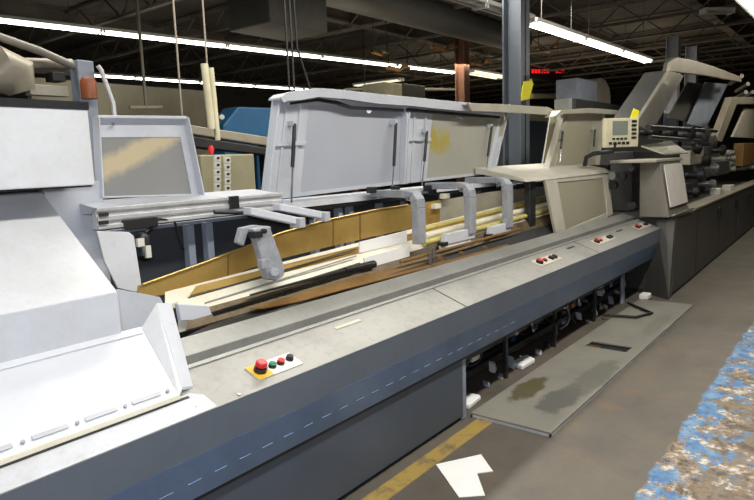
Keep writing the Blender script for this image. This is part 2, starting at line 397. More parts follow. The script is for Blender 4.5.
# row of slots pressed in lower apron
for i in range(26):
    xx = .9+i*.125; yy, zz = 1.986, .533
    MB().poly([(xx, yy-.004, zz), (xx+.06, yy-.004, zz), (xx+.06, yy-.0075, zz+.009), (xx, yy-.0075, zz+.009)], (0, .004, .0015)).build('slot', 'slot_grey', mach)
MB().box(X0, XE, 2.024, 2.05, .432, .447).build('shadow_gap', 'black', mach)
al = math.radians(20)
def lp(x, u, h=0.0):  # point on the sloping ledge, u metres up the slope from the front edge
    return Vector((x, 1.93+u*math.cos(al)-h*math.sin(al), .824+u*math.sin(al)+h*math.cos(al)))
UL = .287
q = [(lp(0, 0).y, lp(0, 0).z), (lp(0, UL).y, lp(0, UL).z), (lp(0, UL, -.02).y, lp(0, UL, -.02).z), (lp(0, 0, -.012).y+.01, lp(0, 0, -.012).z)]
MB().yz(q, X0, XE).build('control_ledge', 'ledge', mach, .003)
# bright edge strip along the back of ledge
q = [(lp(0, UL-.022, .001).y, lp(0, UL-.022, .001).z), (lp(0, UL, .001).y, lp(0, UL, .001).z), (lp(0, UL, .006).y, lp(0, UL, .006).z), (lp(0, UL-.022, .006).y, lp(0, UL-.022, .006).z)]
MB().yz(q, X0, XE).build('edge_strip', 'deck', mach)
MB().poly([lp(X0, .002, .001), lp(1.40, .002, .001), lp(1.40, .09, .001), lp(1.36, .125, .001), lp(X0, .125, .001)], (0, 0, .0015)).build('ledge_end_plate', 'pale_grey', mach)
for xs in (3.3, 5.75):
    a = [lp(xs, 0, .001), lp(xs+.006, 0, .001), lp(xs+.01, UL, .001), lp(xs, UL, .001)]
    MB().poly(a, (0, -.0005, .0015)).build('ledge_joint', 'trim_mid', mach)
MB().box(X0, XE, 2.19, 2.262, .86, .885).build('drip_channel', 'gap', mach)
MB().yz([(2.255, .87), (2.255, .946), (2.262, .9495), (2.385, .990), (2.385, .975), (2.272, .935), (2.272, .87)], X0, XE).build('inner_deck', 'deck', mach, .002)
# inside body
MB().box(1.3, XE, 2.40, 3.12, .60, .66).build('base_tray', 'black', mach)
MB().box(1.3, XE, 3.10, 3.14, .60, 1.45).build('back_panel', 'rear_dark', mach)
MB().box(2.38, XE, 2.385, 2.40, .62, .975).build('trough_wall', 'black', mach) if False else None
MB().box(1.3, XE, 2.385, 2.40, .62, .975).build('trough_wall', 'black', mach)
# trough strips measured on planes y = const
def strip(name, m, y, top, bot, th=.012, **k):
    pts = [Y(px, py, y) for px, py in top]+[Y(px, py, y) for px, py in bot[::-1]]
    return MB().poly(pts, (0, th, 0)).build(name, m, mach, **k)
def slope(name, m, A, B, th=.012, **k):
    """sheet between two edges: A=(y, px0,py0, px1,py1) lower front edge, B the upper rear edge"""
    a0, a1 = Y(A[1], A[2], A[0]), Y(A[3], A[4], A[0]); b0, b1 = Y(B[1], B[2], B[0]), Y(B[3], B[4], B[0])
    return MB().poly([a0, a1, b1, b0], (0, .004, -th)).build(name, m, mach, **k)
# lower tray (brass coloured)
slope('tray_liner', 'black', (2.41, 186, 336, 560, 235), (2.50, 212, 324, 556, 222), .01)
MB().poly([Y(262, 309, 2.44), Y(300, 302, 2.42), Y(340, 291, 2.408), Y(512, 247, 2.408), Y(500, 242, 2.50), Y(345, 281, 2.50), Y(250, 309, 2.49)], (0, .0, .006)).build('lower_tray', 'brass_dark', mach)
# dark chain slot behind it
slope('chain_channel', 'chain_bed', (2.50, 186, 330, 556, 224), (2.56, 190, 312, 556, 212), .01)
ch = MB()
for i in range(56):
    t = i/55.; p = Y(214, 312, 2.53).lerp(Y(352, 270, 2.53), t)
    ch.box(p.x-.010, p.x+.006, p.y-.010, p.y+.010, p.z-.02, p.z+.002)
ch.build('transport_chain', 'oily', mach)
b = MB(); b.tube([Y(250, 295, 2.53), Y(354, 268, 2.53)], [.005, .014], 8); b.tube([Y(345, 270, 2.53), Y(374, 264, 2.53)], [.018, .026], 10)
b.build('guide_rod', 'dark_steel', mach, smooth=True)
# main cream rail
slope('main_rail', 'cream_rail', (2.56, 178, 323, 556, 212), (2.64, 178, 300, 556, 203), .05)
for (a_, c_, y_, m_) in (((205, 303), (356, 256), 2.60, 'deck'), ((212, 309), (360, 263), 2.57, 'gap'), ((188, 298), (356, 249), 2.638, 'gap'), ((170, 299), (410, 234), 2.69, 'deck')):
    MB().tube([Y(*a_, y_), Y(*c_, y_)], .0045, 6).build('rail_bead', m_, mach, smooth=True)
slope('rail_groove', 'brass', (2.645, 190, 295, 556, 203), (2.66, 196, 286, 556, 198), .02)
slope('rear_rail', 'cream_rail', (2.665, 165, 305, 556, 198), (2.71, 165, 292, 556, 192), .03)
# rail end block (bright) at the left
b = MB(); b.poly([Y(181, 321, 2.53), Y(214, 319, 2.53), Y(209, 306, 2.53), Y(178, 304, 2.53)], (0, .03, 0)); b.build('rail_end_block', 'white_guard', mach, .004)
# long gold deflector
strip('gold_deflector', 'brass', 2.72, [(138, 286), (204, 263), (246, 247), (280, 233.5), (328, 220), (376, 210), (408, 205), (440, 200)],
      [(138, 298), (204, 290), (246, 270), (280, 259), (328, 247), (376, 236), (408, 229), (440, 223)], .006)
for px, pt, pb in ((228, 254, 280), (333, 219, 246), (360, 213, 240)):
    MB().poly([Y(px, pt, 2.715), Y(px+1, pt, 2.715), Y(px+1, pb, 2.715), Y(px, pb, 2.715)], (0, .005, 0)).build('seam', 'brass_dark', mach)
b = MB(); b.tube([Y(143, 285, 2.71)+Vector((0, .0, .004)), Y(204, 262.5, 2.71), Y(246, 246.5, 2.71), Y(280, 233, 2.71), Y(328, 219.5, 2.71), Y(376, 209.5, 2.71), Y(408, 204.5, 2.71)], .005, 6)
b.build('deflector_bead', 'brass', mach, smooth=True)
# yellow worn rails at the right end of the trough
slope('yellow_guide', 'yellow_rail', (2.62, 425, 244, 556, 206), (2.68, 425, 233, 556, 197), .02)
slope('yellow_guide', 'cream_rail', (2.58, 440, 252, 535, 221), (2.62, 440, 244, 535, 214), .02)
for (a_, c_, y_, r_, m_) in (((424, 243), (552, 209), 2.57, .022, 'yellow_rail'), ((424, 236), (552, 203), 2.63, .026, 'cream_rail'), ((424, 229), (552, 197), 2.68, .02, 'yellow_rail')):
    MB().tube([Y(*a_, y_), Y(*c_, y_)], r_, 10).build('guide_tube', m_, mach, smooth=True)
strip('tan_backing', 'cream_grey', 2.74, [(425, 203), (490, 192), (548, 186)], [(425, 232), (490, 215), (548, 204)], .01)
strip('dark_slot', 'black', 2.55, [(474, 240), (552, 214)], [(474, 247), (552, 222)], .01)
b = MB(); b.tube([Y(400, 262, 2.46), Y(520, 229, 2.46)], .012, 8); b.build('brown_rod', 'brass_dark', mach, smooth=True)
# drum rollers and fittings in the trough
for px, py in ((440, 259), (461, 254), (484, 248)):
    p = Y(px, py, 2.47); MB().tube([p-Vector((0, .02, 0)), p+Vector((0, .03, 0))], .022, 12).build('roller', 'brass_dark', mach, smooth=True)
for px, py in ((430, 264), (434, 258)):
    p = Y(px, py, 2.44); MB().tube([p, p+Vector((0, 0, .08))], .012, 8).build('peg', 'steel', mach, smooth=True)
# rear frame: posts, cross beam
for px in (185, 204, 311, 336, 347, 377, 402, 440, 476):
    p = Y(px, 220, 3.0); MB().box(p.x-.022, p.x+.022, 2.95, 3.0, .66, 1.43).build('frame_post', 'post_grey', mach, .003)
b = MB(); b.box(1.5, 7.3, 3.0, 3.04, 1.425, 1.445); b.build('cross_beam', 'post_grey', mach, .003)
# pneumatic filter on rear panel left
p = Y(143, 245, 2.8)
b = MB().tube([p+Vector((0, 0, -.07)), p+Vector((0, 0, -.05)), p+Vector((0, 0, .04)), p+Vector((0, 0, .06))], [.015, .035, .035, .02], 14)
b.build('air_filter', 'dark_steel', mach, smooth=True)
b = MB().box(p.x-.055, p.x-.02, p.y-.05, p.y-.03, p.z-.0, p.z+.04).box(p.x-.015, p.x+.012, p.y-.05, p.y-.036, p.z-.06, p.z+.0); b.build('filter_label', 'white_label', mach)
b = MB().tube([p+Vector((.02, 0, .06)), p+Vector((.1, 0, .12)), p+Vector((.2, .02, .1)), p+Vector((.26, .05, -.05))], .007, 6); b.build('air_hose', 'black', mach, smooth=True)
b = MB().box(p.x-.09, p.x+.08, p.y-.02, p.y+.03, p.z+.09, p.z+.13); b.build('filter_bracket', 'black', mach)
MB().box(Y(112, 260, 2.95).x, Y(250, 230, 2.95).x, 3.04, 3.06, .9, 1.43).build('rear_cover', 'rear_dark', mach)

# --- white rear beam below the covers
p0 = Y(97, 213, 2.81); zlo = Y(97, 230, 2.81).z; zhi = Y(97, 208, 2.81).z; zb = (zlo+zhi)/2
MB().box(p0.x, 2.62, 2.82, 2.86, zlo, zhi).box(p0.x, 2.62, 2.805, 2.82, zlo, zlo+.02).box(p0.x, 2.62, 2.805, 2.82, zb-.012, zb+.010).box(p0.x, 2.62, 2.805, 2.82, zhi-.018, zhi).build('aluminium_beam', 'alu', mach, .002)
b = MB()
for k in range(2):
    q0 = Y(99, 215+k*8, 2.80); b.box(q0.x, q0.x+.045, 2.795, 2.804, q0.z-.008, q0.z+.008)
b.build('end_fitting', 'black', mach)
MB().yz([(2.81, zhi+.002), (2.94, 1.595), (3.02, 1.60), (3.02, 1.54), (2.86, zhi-.03)], p0.x-.01, 2.56).build('sloping_shelf', 'hood_shell', mach, .003)
MB().yz([(2.90, 1.46), (2.93, 1.50), (3.06, 1.515), (3.06, 1.46)], 2.50, 5.60).build('cover_sill', 'pale_grey', mach, .004)
MB().box(2.5, 5.6, 2.91, 3.0, 1.43, 1.46).build('sill_shadow_rail', 'dark_steel', mach)
b = MB(); q0 = Y(234, 205, 2.80)
b.box(q0.x-.03, q0.x+.03, 2.79, 2.81, q0.z-.02, q0.z+.05); b.build('control_sensor', 'dark_steel', mach)

# --- raised covers
def quad_at(Q, u, v):
    """bilinear point of the cover panel: u along the machine, v upwards; Q = BL, TL, TR, BR"""
    return (Q[0]*(1-u)+Q[3]*u)*(1-v)+(Q[1]*(1-u)+Q[2]*u)*v
def hood(pix, wl, wr, lip_top, lip_bot, m='hood_shell', yb=2.99, pane='frosted', struts=(), ribs=True, vb=.04, vt=.93, lipd=.10, lipm=None):
    Q = [Y(px, py, yb) for px, py in pix]; th = .018
    b = MB()
    def q4(u0, u1, v0, v1, y0=0, e=th, bb=b, u0t=None, u1t=None):
        u0t = u0 if u0t is None else u0t; u1t = u1 if u1t is None else u1t
        P = [quad_at(Q, u0, v0), quad_at(Q, u1, v0), quad_at(Q, u1t, v1), quad_at(Q, u0t, v1)]
        bb.poly([p+Vector((0, y0, 0)) for p in P], (0, e, 0))
    q4(0, wl, 0, 1); q4(wr, 1, 0, 1); q4(wl, wr, 0, vb); q4(wl, wr, vt, 1)
    hb = b.build('cover', m, mach, 0)
    bb = MB(); q4(0, .012, 0, 1, -.05, .05, bb); bb.build('side_wall', m, hb, .003)
    bb = MB(); q4(.985, 1, 0, 1, -.05, .05, bb); bb.build('side_wall', m, hb, .003)
    if ribs:
        for u in (wl*.32, wl*.72):
            bb = MB(); q4(u, u+.012, .02, .95, -.014, .014, bb); bb.build('flange_rib', m, hb, .002)
        bb = MB(); q4(.014, wl-.01, .52, .56, -.026, .012, bb); bb.build('flange_rib', m, hb, .002)
    if pane:
        bb = MB(); q4(wl, wr, vb, vt, .004, .008, bb); bb.build('window_pane', pane, hb)
    yf = yb-lipd
    pts = [Y(px, py, yf) for px, py in lip_top]+[Y(px, py, yf) for px, py in lip_bot[::-1]]
    MB().poly(pts, (0, .014, 0)).build('top_lip', lipm or m, hb, .003)
    tp = [Y(px, py, yf)+Vector((0, .014, -.002)) for px, py in lip_top]
    bb = MB()
    for i in range(len(tp)-1):
        bb.poly([tp[i], tp[i+1], tp[i+1]+Vector((0, lipd, .0)), tp[i]+Vector((0, lipd, .0))], (0, 0, -.012))
    bb.build('lip_return', m, hb)
    for (xt, yt, xm, ym, xo, yo) in struts:
        a = Y(xt, yt, yb-.05); c = Y(xm, ym, yb-.07); d = Y(xo, yo, yb-.09)
        lab(MB().tube([c, d], .0055, 8).build('strut_rod', 'steel', hb, smooth=True), 'thin steel rod of a gas strut')
        MB().tube([a, c+(d-c)*.05], .0125, 10).build('gas_strut', 'dark_steel', hb, smooth=True)
        MB().box(a.x-.016, a.x+.016, a.y-.005, yb, a.z-.01, a.z+.02).build('strut_mount', m, hb)
    return hb
# left see-through cover (first)
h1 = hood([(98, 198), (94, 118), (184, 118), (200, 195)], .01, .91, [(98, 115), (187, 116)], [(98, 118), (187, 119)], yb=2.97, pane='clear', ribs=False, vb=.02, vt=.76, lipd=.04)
lab(h1, 'low left cover with a see-through tan streaked window')
MB().tube([Y(113, 124, 2.96), Y(113, 124, 2.94)], .008, 8).build('screw_head', 'dark_steel', h1, smooth=True)
h2 = hood([(262, 201), (274, 97), (404, 101), (401, 184)], .225, .985, [(281, 97), (286, 93), (302, 90), (319, 88), (345, 90), (380, 94), (412, 97)], [(284, 103), (288, 101), (302, 100), (319, 97), (345, 99), (380, 104), (412, 106)],
          struts=((294.5, 124, 292.5, 165, 291.5, 203), (396, 123, 394, 165, 392, 190)))
MB().poly([Y(a_, b_, 2.93) for a_, b_ in ((292, 102), (319, 98), (338, 101), (352, 106), (404, 109), (404, 112), (352, 109), (336, 104), (319, 101), (292, 104.5))], (0, .02, 0)).build('lip_shade_strip', 'dark_steel', h2)  # dark strip added as the shade line under the top lip
lab(h2, 'large raised cover with plain frosted window, nearest of the big ones')
MB().tube([Y(369, 111, 2.985), Y(369, 111, 2.975)], .018, 12).build('flash_glint_disc', 'alu', h2, smooth=True)  # pale disc added as the flash highlight on the pane
h3 = hood([(401.5, 184), (404.5, 101), (505, 113), (490, 174)], .24, .94, [(412, 97), (440, 100), (472, 103), (505, 108)], [(412, 106), (440, 109), (472, 112), (505, 116)],
          struts=((427, 131, 424.5, 160, 422, 186), (492, 126, 488, 155, 486, 178)), pane='frosted_stain')
MB().poly([Y(a_, b_, 2.93) for a_, b_ in ((408, 108), (440, 111), (500, 116), (500, 118.5), (440, 114), (408, 111.5))], (0, .02, 0)).build('lip_shade_strip', 'dark_steel', h3)  # shade under this lip, again built as a dark strip
lab(h3, 'second big raised cover, window stained yellow at its centre')
b = MB(); p = Y(459, 115, 2.98); b.box(p.x-.05, p.x+.05, 2.965, 2.98, p.z-.03, p.z+.02); b.tube([p+Vector((-.04, -.02, -.02)), p+Vector((0, -.03, -.035)), p+Vector((.04, -.02, -.02))], .008, 6)
b.build('handle', 'cast', h3, .003)
h4 = hood([(490.5, 174), (503, 112), (556, 113), (547, 168)], .07, .90, [(468, 103), (500, 104), (548, 107), (554, 110)], [(472, 111), (500, 112), (548, 115), (554, 117)], m='cream_grey', pane=None, ribs=False, vb=.03, vt=.98, lipd=.16)
lab(h4, 'empty raised cover frame in front of the column')
h6 = hood([(545, 168), (560, 114), (602, 113), (596, 166)], .2, .8, [(555, 116), (562, 110), (590, 108), (604, 109), (634, 112)], [(558, 118), (564, 114), (590, 113), (604, 114), (634, 115)], m='cream_grey', yb=2.8,
          struts=((563, 131, 561, 148, 560, 162), (595, 129, 594, 146, 592, 160)), pane='frosted_warm')
lab(h6, 'farthest raised cover with a tan window beside the terminal')
# closed cover (with front window)
cx0, cx1 = 5.42, 7.62
hc = MB().yz([(2.98, 1.65), (2.54, 1.56), (2.47, 1.53), (2.455, 1.505), (2.98, 1.59)], 5.30, 7.70).build('closed_cover', 'cover_cream', mach, .006)
lab(hc, 'closed cream cover with sloping front window')
def fr(px_pts, y, th, name, m):
    return MB().poly([Y(px_, py_, y+(py_-182)*-.0011) for px_, py_ in px_pts], (0, th, 0)).build(name, m, hc, .004)
fr([(545, 178), (557, 178), (567, 236), (557, 237)], 2.46, .03, 'front_post', 'cover_cream')
fr([(603, 174), (609, 174), (613, 214), (608, 217)], 2.46, .03, 'front_post', 'cover_cream')
fr([(557, 178), (603, 174), (603.5, 178), (558, 182.5)], 2.46, .03, 'front_rail', 'cover_cream')
fr([(566, 230), (607, 213), (608, 218), (567, 236)], 2.46, .03, 'front_rail', 'cover_cream')
fr([(558, 182.5), (603.5, 178), (607, 213), (566, 230)], 2.47, .008, 'window_pane', 'frosted_warm')
p = Y(582, 226, 2.41); MB().box(p.x-.1, p.x+.14, 2.38, 2.41, p.z-.012, p.z+.014).build('handle', 'black', hc, .004)
# --- swing arms over the trough
def swing(x, leg_y=2.52, zt=1.50, zb=1.10, foot=(-.28, .05), reach=2.9, wd=.085, lean=0, m='cast'):
    pth = [(reach, zt), (leg_y+.09, zt), (leg_y+.03, zt-.012), (leg_y+.004, zt-.05), (leg_y, zt-.1), (leg_y, zb)]
    a = MB().ribbon(pth, [.05, .055, .06, .065, .06, .055], x-wd/2, x+wd/2).build('swing_arm', m, mach, .006)
    if foot:
        MB().poly([(x+foot[0], leg_y-.01, zb-.045), (x+foot[1], leg_y-.01, zb-.045+.0), (x+foot[1], leg_y-.01, zb+.04), (x+foot[0]+.03, leg_y-.01, zb+.04)], (0, .05, 0)).build('foot', 'white_guard', a, .006)
        MB().box(x+foot[0]-.05, x+foot[0]+.03, leg_y-.02, leg_y+.03, zb-.05, zb-.02).build('clamp', 'dark_steel', a, .003)
    MB().tube([(x-wd/2-.012, leg_y+.05, zt-.03), (x+wd/2+.012, leg_y+.05, zt-.03)], .018, 10).build('pivot', 'steel', a, smooth=True)
    return a
swing(3.63, 2.50, 1.505, 1.15, None, wd=.10)
swing(4.36, 2.50, 1.525, 1.14, (-.40, .06), wd=.10)
swing(5.02, 2.50, 1.54, 1.12, (-.34, .05), wd=.11)
swing(5.60, 2.55, 1.53, 1.06, (-.1, .05), wd=.13, m='dark_steel')
# first arm, leaning down over the main rail
b = MB(); T = .05
pts = [Y(253, 229, 2.56), Y(270, 226, 2.56), Y(285, 268, 2.54), Y(284, 276, 2.54), Y(276, 281, 2.54), Y(268, 279, 2.54), Y(263, 262, 2.55)]
b.poly(pts, (0, .05, 0)); a1 = b.build('swing_arm', 'cast', mach, .006); lab(a1, 'leaning cast arm nearest the left end')
b = MB(); pts = [Y(238, 243, 2.6), Y(242, 228, 2.6), Y(256, 225, 2.6), Y(272, 227, 2.6), Y(268, 232, 2.6), Y(256, 231, 2.6), Y(248, 233, 2.6), Y(244, 246, 2.6)]
b.poly(pts, (0, .04, 0)); b.build('hook', 'cast', a1, .005)
b = MB(); p = Y(256, 234, 2.56); b.box(p.x-.03, p.x+.03, p.y-.02, p.y+.03, p.z-.02, p.z+.015); p = Y(262, 231, 2.56); b.tube([p-Vector((0, .03, 0)), p], .014, 8); b.build('clamp', 'black', a1, .003)
b = MB(); p = Y(268, 262, 2.53); b.box(p.x-.06, p.x+.0, p.y-.02, p.y+.02, p.z-.03, p.z+.02); b.tube([Y(275, 272, 2.53), Y(275, 272, 2.49)], .026, 12); b.build('finger', 'cast', a1, .004)
# the two pale cross bars above it
for (xa, ya, xb, yb2, yy) in ((251, 211, 303, 222, 2.66), (280, 207, 328, 216, 2.74)):
    p0 = Y(xa, ya, yy); p1 = Y(xb, yb2, yy-.14)
    a = MB().poly([p0+Vector((0, 0, .022)), p0-Vector((0, 0, .022)), p1-Vector((0, 0, .022)), p1+Vector((0, 0, .022))], (0, .07, 0)).build('cross_arm', 'white_guard', mach, .006)
    MB().box(p1.x-.035, p1.x+.012, p1.y-.01, p1.y+.075, p1.z-.032, p1.z+.026).build('end_block', 'pale_grey', a, .004)
MB().tube([Y(214, 212, 2.78), Y(268, 213, 2.72)], .012, 8).build('pivot_shaft', 'dark_steel', mach, smooth=True)
for px, py in ((254, 203), (266, 205), (388, 193), (396, 189), (428, 188), (433, 192), (520, 186), (528, 182), (372, 190), (476, 180)):
    p = Y(px, py, 2.85); MB().box(p.x-.03, p.x+.03, 2.83, 2.88, p.z-.022, p.z+.022).build('hinge_block', 'dark_steel', mach, .004)
for px, py in ((446, 196), (437, 206), (405, 193)):
    p = Y(px, py, 2.7); MB().box(p.x-.05, p.x+.03, 2.68, 2.73, p.z-.02, p.z+.02).build('clamp', 'cream_rail', mach, .003)

# --- control stations on the ledge
def station(x, u, n_white, big, sc=1.0, ln=.255):
    a = [lp(x, u, .001), lp(x+ln, u, .001), lp(x+ln, u+.10, .001), lp(x, u+.10, .001)]
    st = MB().poly(a, tuple(lp(0, 0, .003)-lp(0, 0))).build('control_station', 'plate_white' if big else 'station_plate', mach)
    def btn(name, m, dx, du, r, h, par, collar=True):
        c = lp(x+dx, u+du, .004); nn = (lp(0, 0, 1)-lp(0, 0))
        if collar: MB().tube([c, c+nn*h*.45], r*1.12, 16).build('button_collar', 'black' if name != 'emergency_button' else 'dark_steel', par, smooth=True)
        return MB().tube([c+nn*h*.45, c+nn*h*.6, c+nn*h*.9, c+nn*h], [r*.75, r, r, r*.8], 18).build(name, m, par, smooth=True)
    if big:
        a = [lp(x, u, .0045), lp(x+.085, u, .0045), lp(x+.085, u+.10, .0045), lp(x, u+.10, .0045)]
        MB().poly(a, tuple(lp(0, 0, .001)-lp(0, 0))).build('warning_plate', 'plate_yellow', st)
        lab(btn('emergency_button', 'red', .045, .05, .026, .05, st), 'large red mushroom button')
        lab(btn('push_button', 'green', .115, .05, .0165, .022, st), 'green button')
        lab(btn('push_button', 'red', .165, .05, .0165, .024, st), 'small red button')
        lab(btn('push_button', 'black', .225, .055, .0165, .022, st), 'black button')
    else:
        btn('emergency_button', 'red_dull', .06, .05, .028, .035, st)
        btn('push_button', 'red_dull', .17, .05, .018, .02, st)
        btn('push_button', 'black', ln-.14, .05, .024, .02, st)
        btn('push_button', 'black', ln-.07, .05, .024, .02, st)
    return st
lab(station(1.655, .052, 4, True, ln=.26), 'white button plate with yellow square, nearest the left end')
lab(station(4.66, .10, 4, False, ln=.44), 'button plate halfway along the ledge')
lab(station(6.02, .10, 4, False, ln=.55), 'button plate near the closed cover')
lab(station(7.38, .10, 4, False, ln=.5), 'button plate at the far end of the ledge')
# small embossed name strip and marks on the ledge
for xs, us, ln, m in ((2.30, .195, .20, 'station_plate'), (5.45, .19, .16, 'gap'), (6.85, .19, .2, 'gap')):
    a = [lp(xs, us, .001), lp(xs+ln, us, .001), lp(xs+ln, us+.022, .001), lp(xs, us+.022, .001)]
    MB().poly(a, tuple(lp(0, 0, .002)-lp(0, 0))).build('index_plate', m, mach)
for xs, us in ((1.33, .05), (1.52, .02)):
    MB().tube([lp(xs, us, 0), lp(xs, us, .004)], .008, 8).build('screw_head', 'steel', mach, smooth=True)

# --- legs and drive works in the opening beneath
for x, m, wd in ((3.47, 'post_grey', .045), (4.32, 'dark_steel', .035), (5.3, 'dark_steel', .035), (6.35, 'dark_steel', .04), (7.3, 'post_grey', .07)):
    MB().box(x-wd/2, x+wd/2, 2.05 if x < 3.5 else 2.16, 2.09 if x < 3.5 else 2.19, 0, .62).build('frame_post', m, mach, .003)
MB().box(3.44, XE, 3.0, 3.04, 0, .62).build('rear_kick_panel', 'black', mach)
MB().box(3.44, 3.5, 2.1, 3.0, 0, .62).build('side_bulkhead', 'black', mach)
MB().box(3.44, XE, 2.30, 2.36, .08, .14).box(3.44, XE, 2.75, 2.8, .08, .14).build('base_rail', 'dark_steel', mach, .003)
MB().box(3.5, XE, 2.22, 2.28, .28, .31).build('shelf_rail', 'dark_steel', mach, .002)
rnd = random.Random(3)
MB().tube([(3.5, 2.5, .42), (XE, 2.5, .42)], .028, 12).build('line_shaft', 'steel', mach, smooth=True)
for i, x in enumerate((3.75, 4.1, 4.6, 4.95, 5.5, 5.95, 6.5, 6.95)):
    r = rnd.choice((.09, .12, .14)); yy = 2.42+rnd.uniform(-.05, .15); zz = .42+rnd.uniform(-.1, .06)
    b = MB().tube([(x, yy, zz), (x+.05, yy, zz)], r, 24).tube([(x-.03, yy, zz), (x+.09, yy, zz)], r*.35, 14)
    for k in range(5):
        a = k*math.pi*2/5; b.tube([(x-.006, yy+r*.62*math.cos(a), zz+r*.62*math.sin(a)), (x+.056, yy+r*.62*math.cos(a), zz+r*.62*math.sin(a))], r*.14, 8)
    b.build('drive_pulley', rnd.choice(('oily', 'dark_steel', 'steel', 'oily')), mach, smooth=True)
for i, (x, m) in enumerate(((3.85, 'steel'), (4.45, 'oily'), (5.1, 'dark_steel'), (5.75, 'oily'), (6.2, 'steel'), (6.75, 'oily'))):
    z = .12+rnd.uniform(0, .18); y = 2.32+rnd.uniform(0, .15)
    b = MB().box(x-.12, x+.12, y, y+.2, z, z+.13); b.box(x-.08, x-.02, y-.03, y, z+.02, z+.1).tube([(x+.05, y-.04, z+.06), (x+.05, y, z+.06)], .03, 12)
    b.build('gearbox', m, mach, .008)
for i in range(16):
    x = 3.65+i*.245; y = 2.18+rnd.uniform(0, .22); z0 = .5+rnd.uniform(-.08, .1); z1 = .12+rnd.uniform(0, .25)
    pts = []
    for k in range(9):
        t = k/8; pts.append((x+math.sin(t*3.1+i)*.16+t*.2, y+math.cos(t*4+i)*.04, z0+(z1-z0)*t-.10*math.sin(math.pi*t)))
    MB().tube(pts, rnd.choice((.007, .01, .013)), 7).build('hose', rnd.choice(('black', 'dark_steel', 'steel', 'black')), mach, smooth=True)
for i in range(14):
    x = 3.6+rnd.uniform(0, 3.9); y = 2.2+rnd.uniform(0, .25); z = rnd.uniform(.12, .5); s = rnd.uniform(.02, .05)
    if rnd.random() < .5: b = MB().box(x-s, x+s*1.6, y-s*.4, y+s*.5, z-s*.7, z+s*.7)
    else: b = MB().tube([(x, y, z-s), (x, y, z+s), (x, y, z+s*1.5)], [s*.7, s*.7, s*.3], 12)
    b.build('valve', rnd.choice(('steel', 'alu', 'steel', 'blue_dark', 'copper')), mach, .004)
for i in range(22):
    x = 3.58+i*.185; y = 2.13+rnd.uniform(0, .12); z = rnd.uniform(.07, .5); L_ = rnd.uniform(.06, .2)
    MB().tube([(x, y, z), (x+L_*.5, y+.01, z+rnd.uniform(-.02, .02)), (x+L_, y+rnd.uniform(-.01, .03), z+rnd.uniform(-.09, .09))], rnd.choice((.008, .014, .02)), 9).build('cylinder_rod', rnd.choice(('steel', 'alu', 'dark_steel', 'oily', 'cast')), mach, smooth=True)
for (px_, py_, w_, h_, m_) in ((494, 367, .10, .10, 'pale_grey'), (503, 378, .16, .05, 'alu'), (512, 362, .05, .14, 'post_grey'), (520, 388, .16, .04, 'white_guard'), (500, 392, .08, .06, 'pale_grey'), (540, 352, .10, .05, 'alu'), (556, 330, .05, .12, 'steel'), (566, 322, .12, .05, 'post_grey'), (580, 316, .06, .10, 'pale_grey'), (596, 312, .08, .08, 'alu'), (602, 292, .22, .08, 'pale_grey'), (612, 300, .10, .12, 'post_grey'), (586, 300, .10, .05, 'steel'), (624, 284, .14, .12, 'post_grey'), (532, 366, .06, .08, 'steel'), (574, 338, .10, .04, 'alu'), (488, 384, .08, .05, 'post_grey'), (548, 344, .08, .06, 'dark_steel'), (560, 344, .12, .03, 'cast'), (590, 322, .05, .06, 'post_grey'), (606, 306, .06, .1, 'dark_steel'), (618, 292, .08, .05, 'alu'), (530, 380, .14, .03, 'post_grey'), (508, 398, .12, .03, 'post_grey')):
    w_ *= .75; h_ *= .75
    p = Y(px_, py_, 2.2)
    MB().poly([(p.x-w_/2, 2.17, p.z-h_/2), (p.x+w_/2, 2.19, p.z-h_/2+.01), (p.x+w_/2-.02, 2.2, p.z+h_/2), (p.x-w_/2+.015, 2.18, p.z+h_/2-.01)], (0.01, .06, 0)).build('fitting', m_, mach, .008)
for x0 in (3.7, 4.9, 6.0):
    b = MB().tube([(x0, 2.2, .24), (x0+.5, 2.3, .36)], .012, 8).tube([(x0, 2.2, .24), (x0-.02, 2.25, .5)], .012, 8); b.build('linkage', 'steel', mach, smooth=True)

# ------------------------------------------------------------------ left feeder unit
fd = empty('feeder_unit', (.9, 2.6, 0), 'white feeder unit with sloping chute at the left edge', 'machine')
XB = 1.40
b = MB().box(.05, XB, 2.70, 3.25, 1.685, 2.012)
b.build('top_cover', 'white_paint', fd, .006)
MB().box(.05, XB+.003, 2.695, 3.26, 2.012, 2.045).build('cover_rim', 'dark_steel', fd)
MB().box(.05, XB-.01, 2.715, 3.2, 1.677, 1.685).build('cover_gasket', 'dark_steel', fd)
MB().yz([(2.40, 1.255), (3.00, 1.672), (3.00, 1.652), (2.40, 1.235)], .05, 1.29).build('chute', 'white_paint', fd, .002)
MB().box(.05, 1.29, 2.394, 2.41, 1.03, 1.252).build('front_face', 'hood_shell', fd, .002)
MB().box(1.29, 1.56, 2.95, 2.965, 1.0, 1.70).build('side_plate', 'hood_shell', fd, .002)
MB().yz([(2.41, 1.03), (2.41, 1.24), (2.96, 1.635), (2.96, 1.03)], 1.275, 1.289).build('chute_side', 'hood_shell', fd)
a = [Y(97, 231, 2.75), Y(129, 232, 2.75), Y(134, 236, 2.75), Y(143, 294, 2.75), Y(118, 288, 2.75), Y(105, 262, 2.75)]
MB().poly(a, (0, .012, 0)).build('wing_plate', 'white_paint', fd, .002)
# lower plate beside the trough end
a = [Y(117, 289, 2.62), Y(160, 297, 2.62), Y(178, 330, 2.62), Y(182, 350, 2.62), Y(120, 345, 2.62)]
MB().poly(a, (0, .012, 0)).build('end_plate', 'hood_shell', fd, .002)
# rear body under the cover
MB().box(.05, 1.28, 3.0, 3.25, 0.1, 1.677).build('body', 'kick', fd)
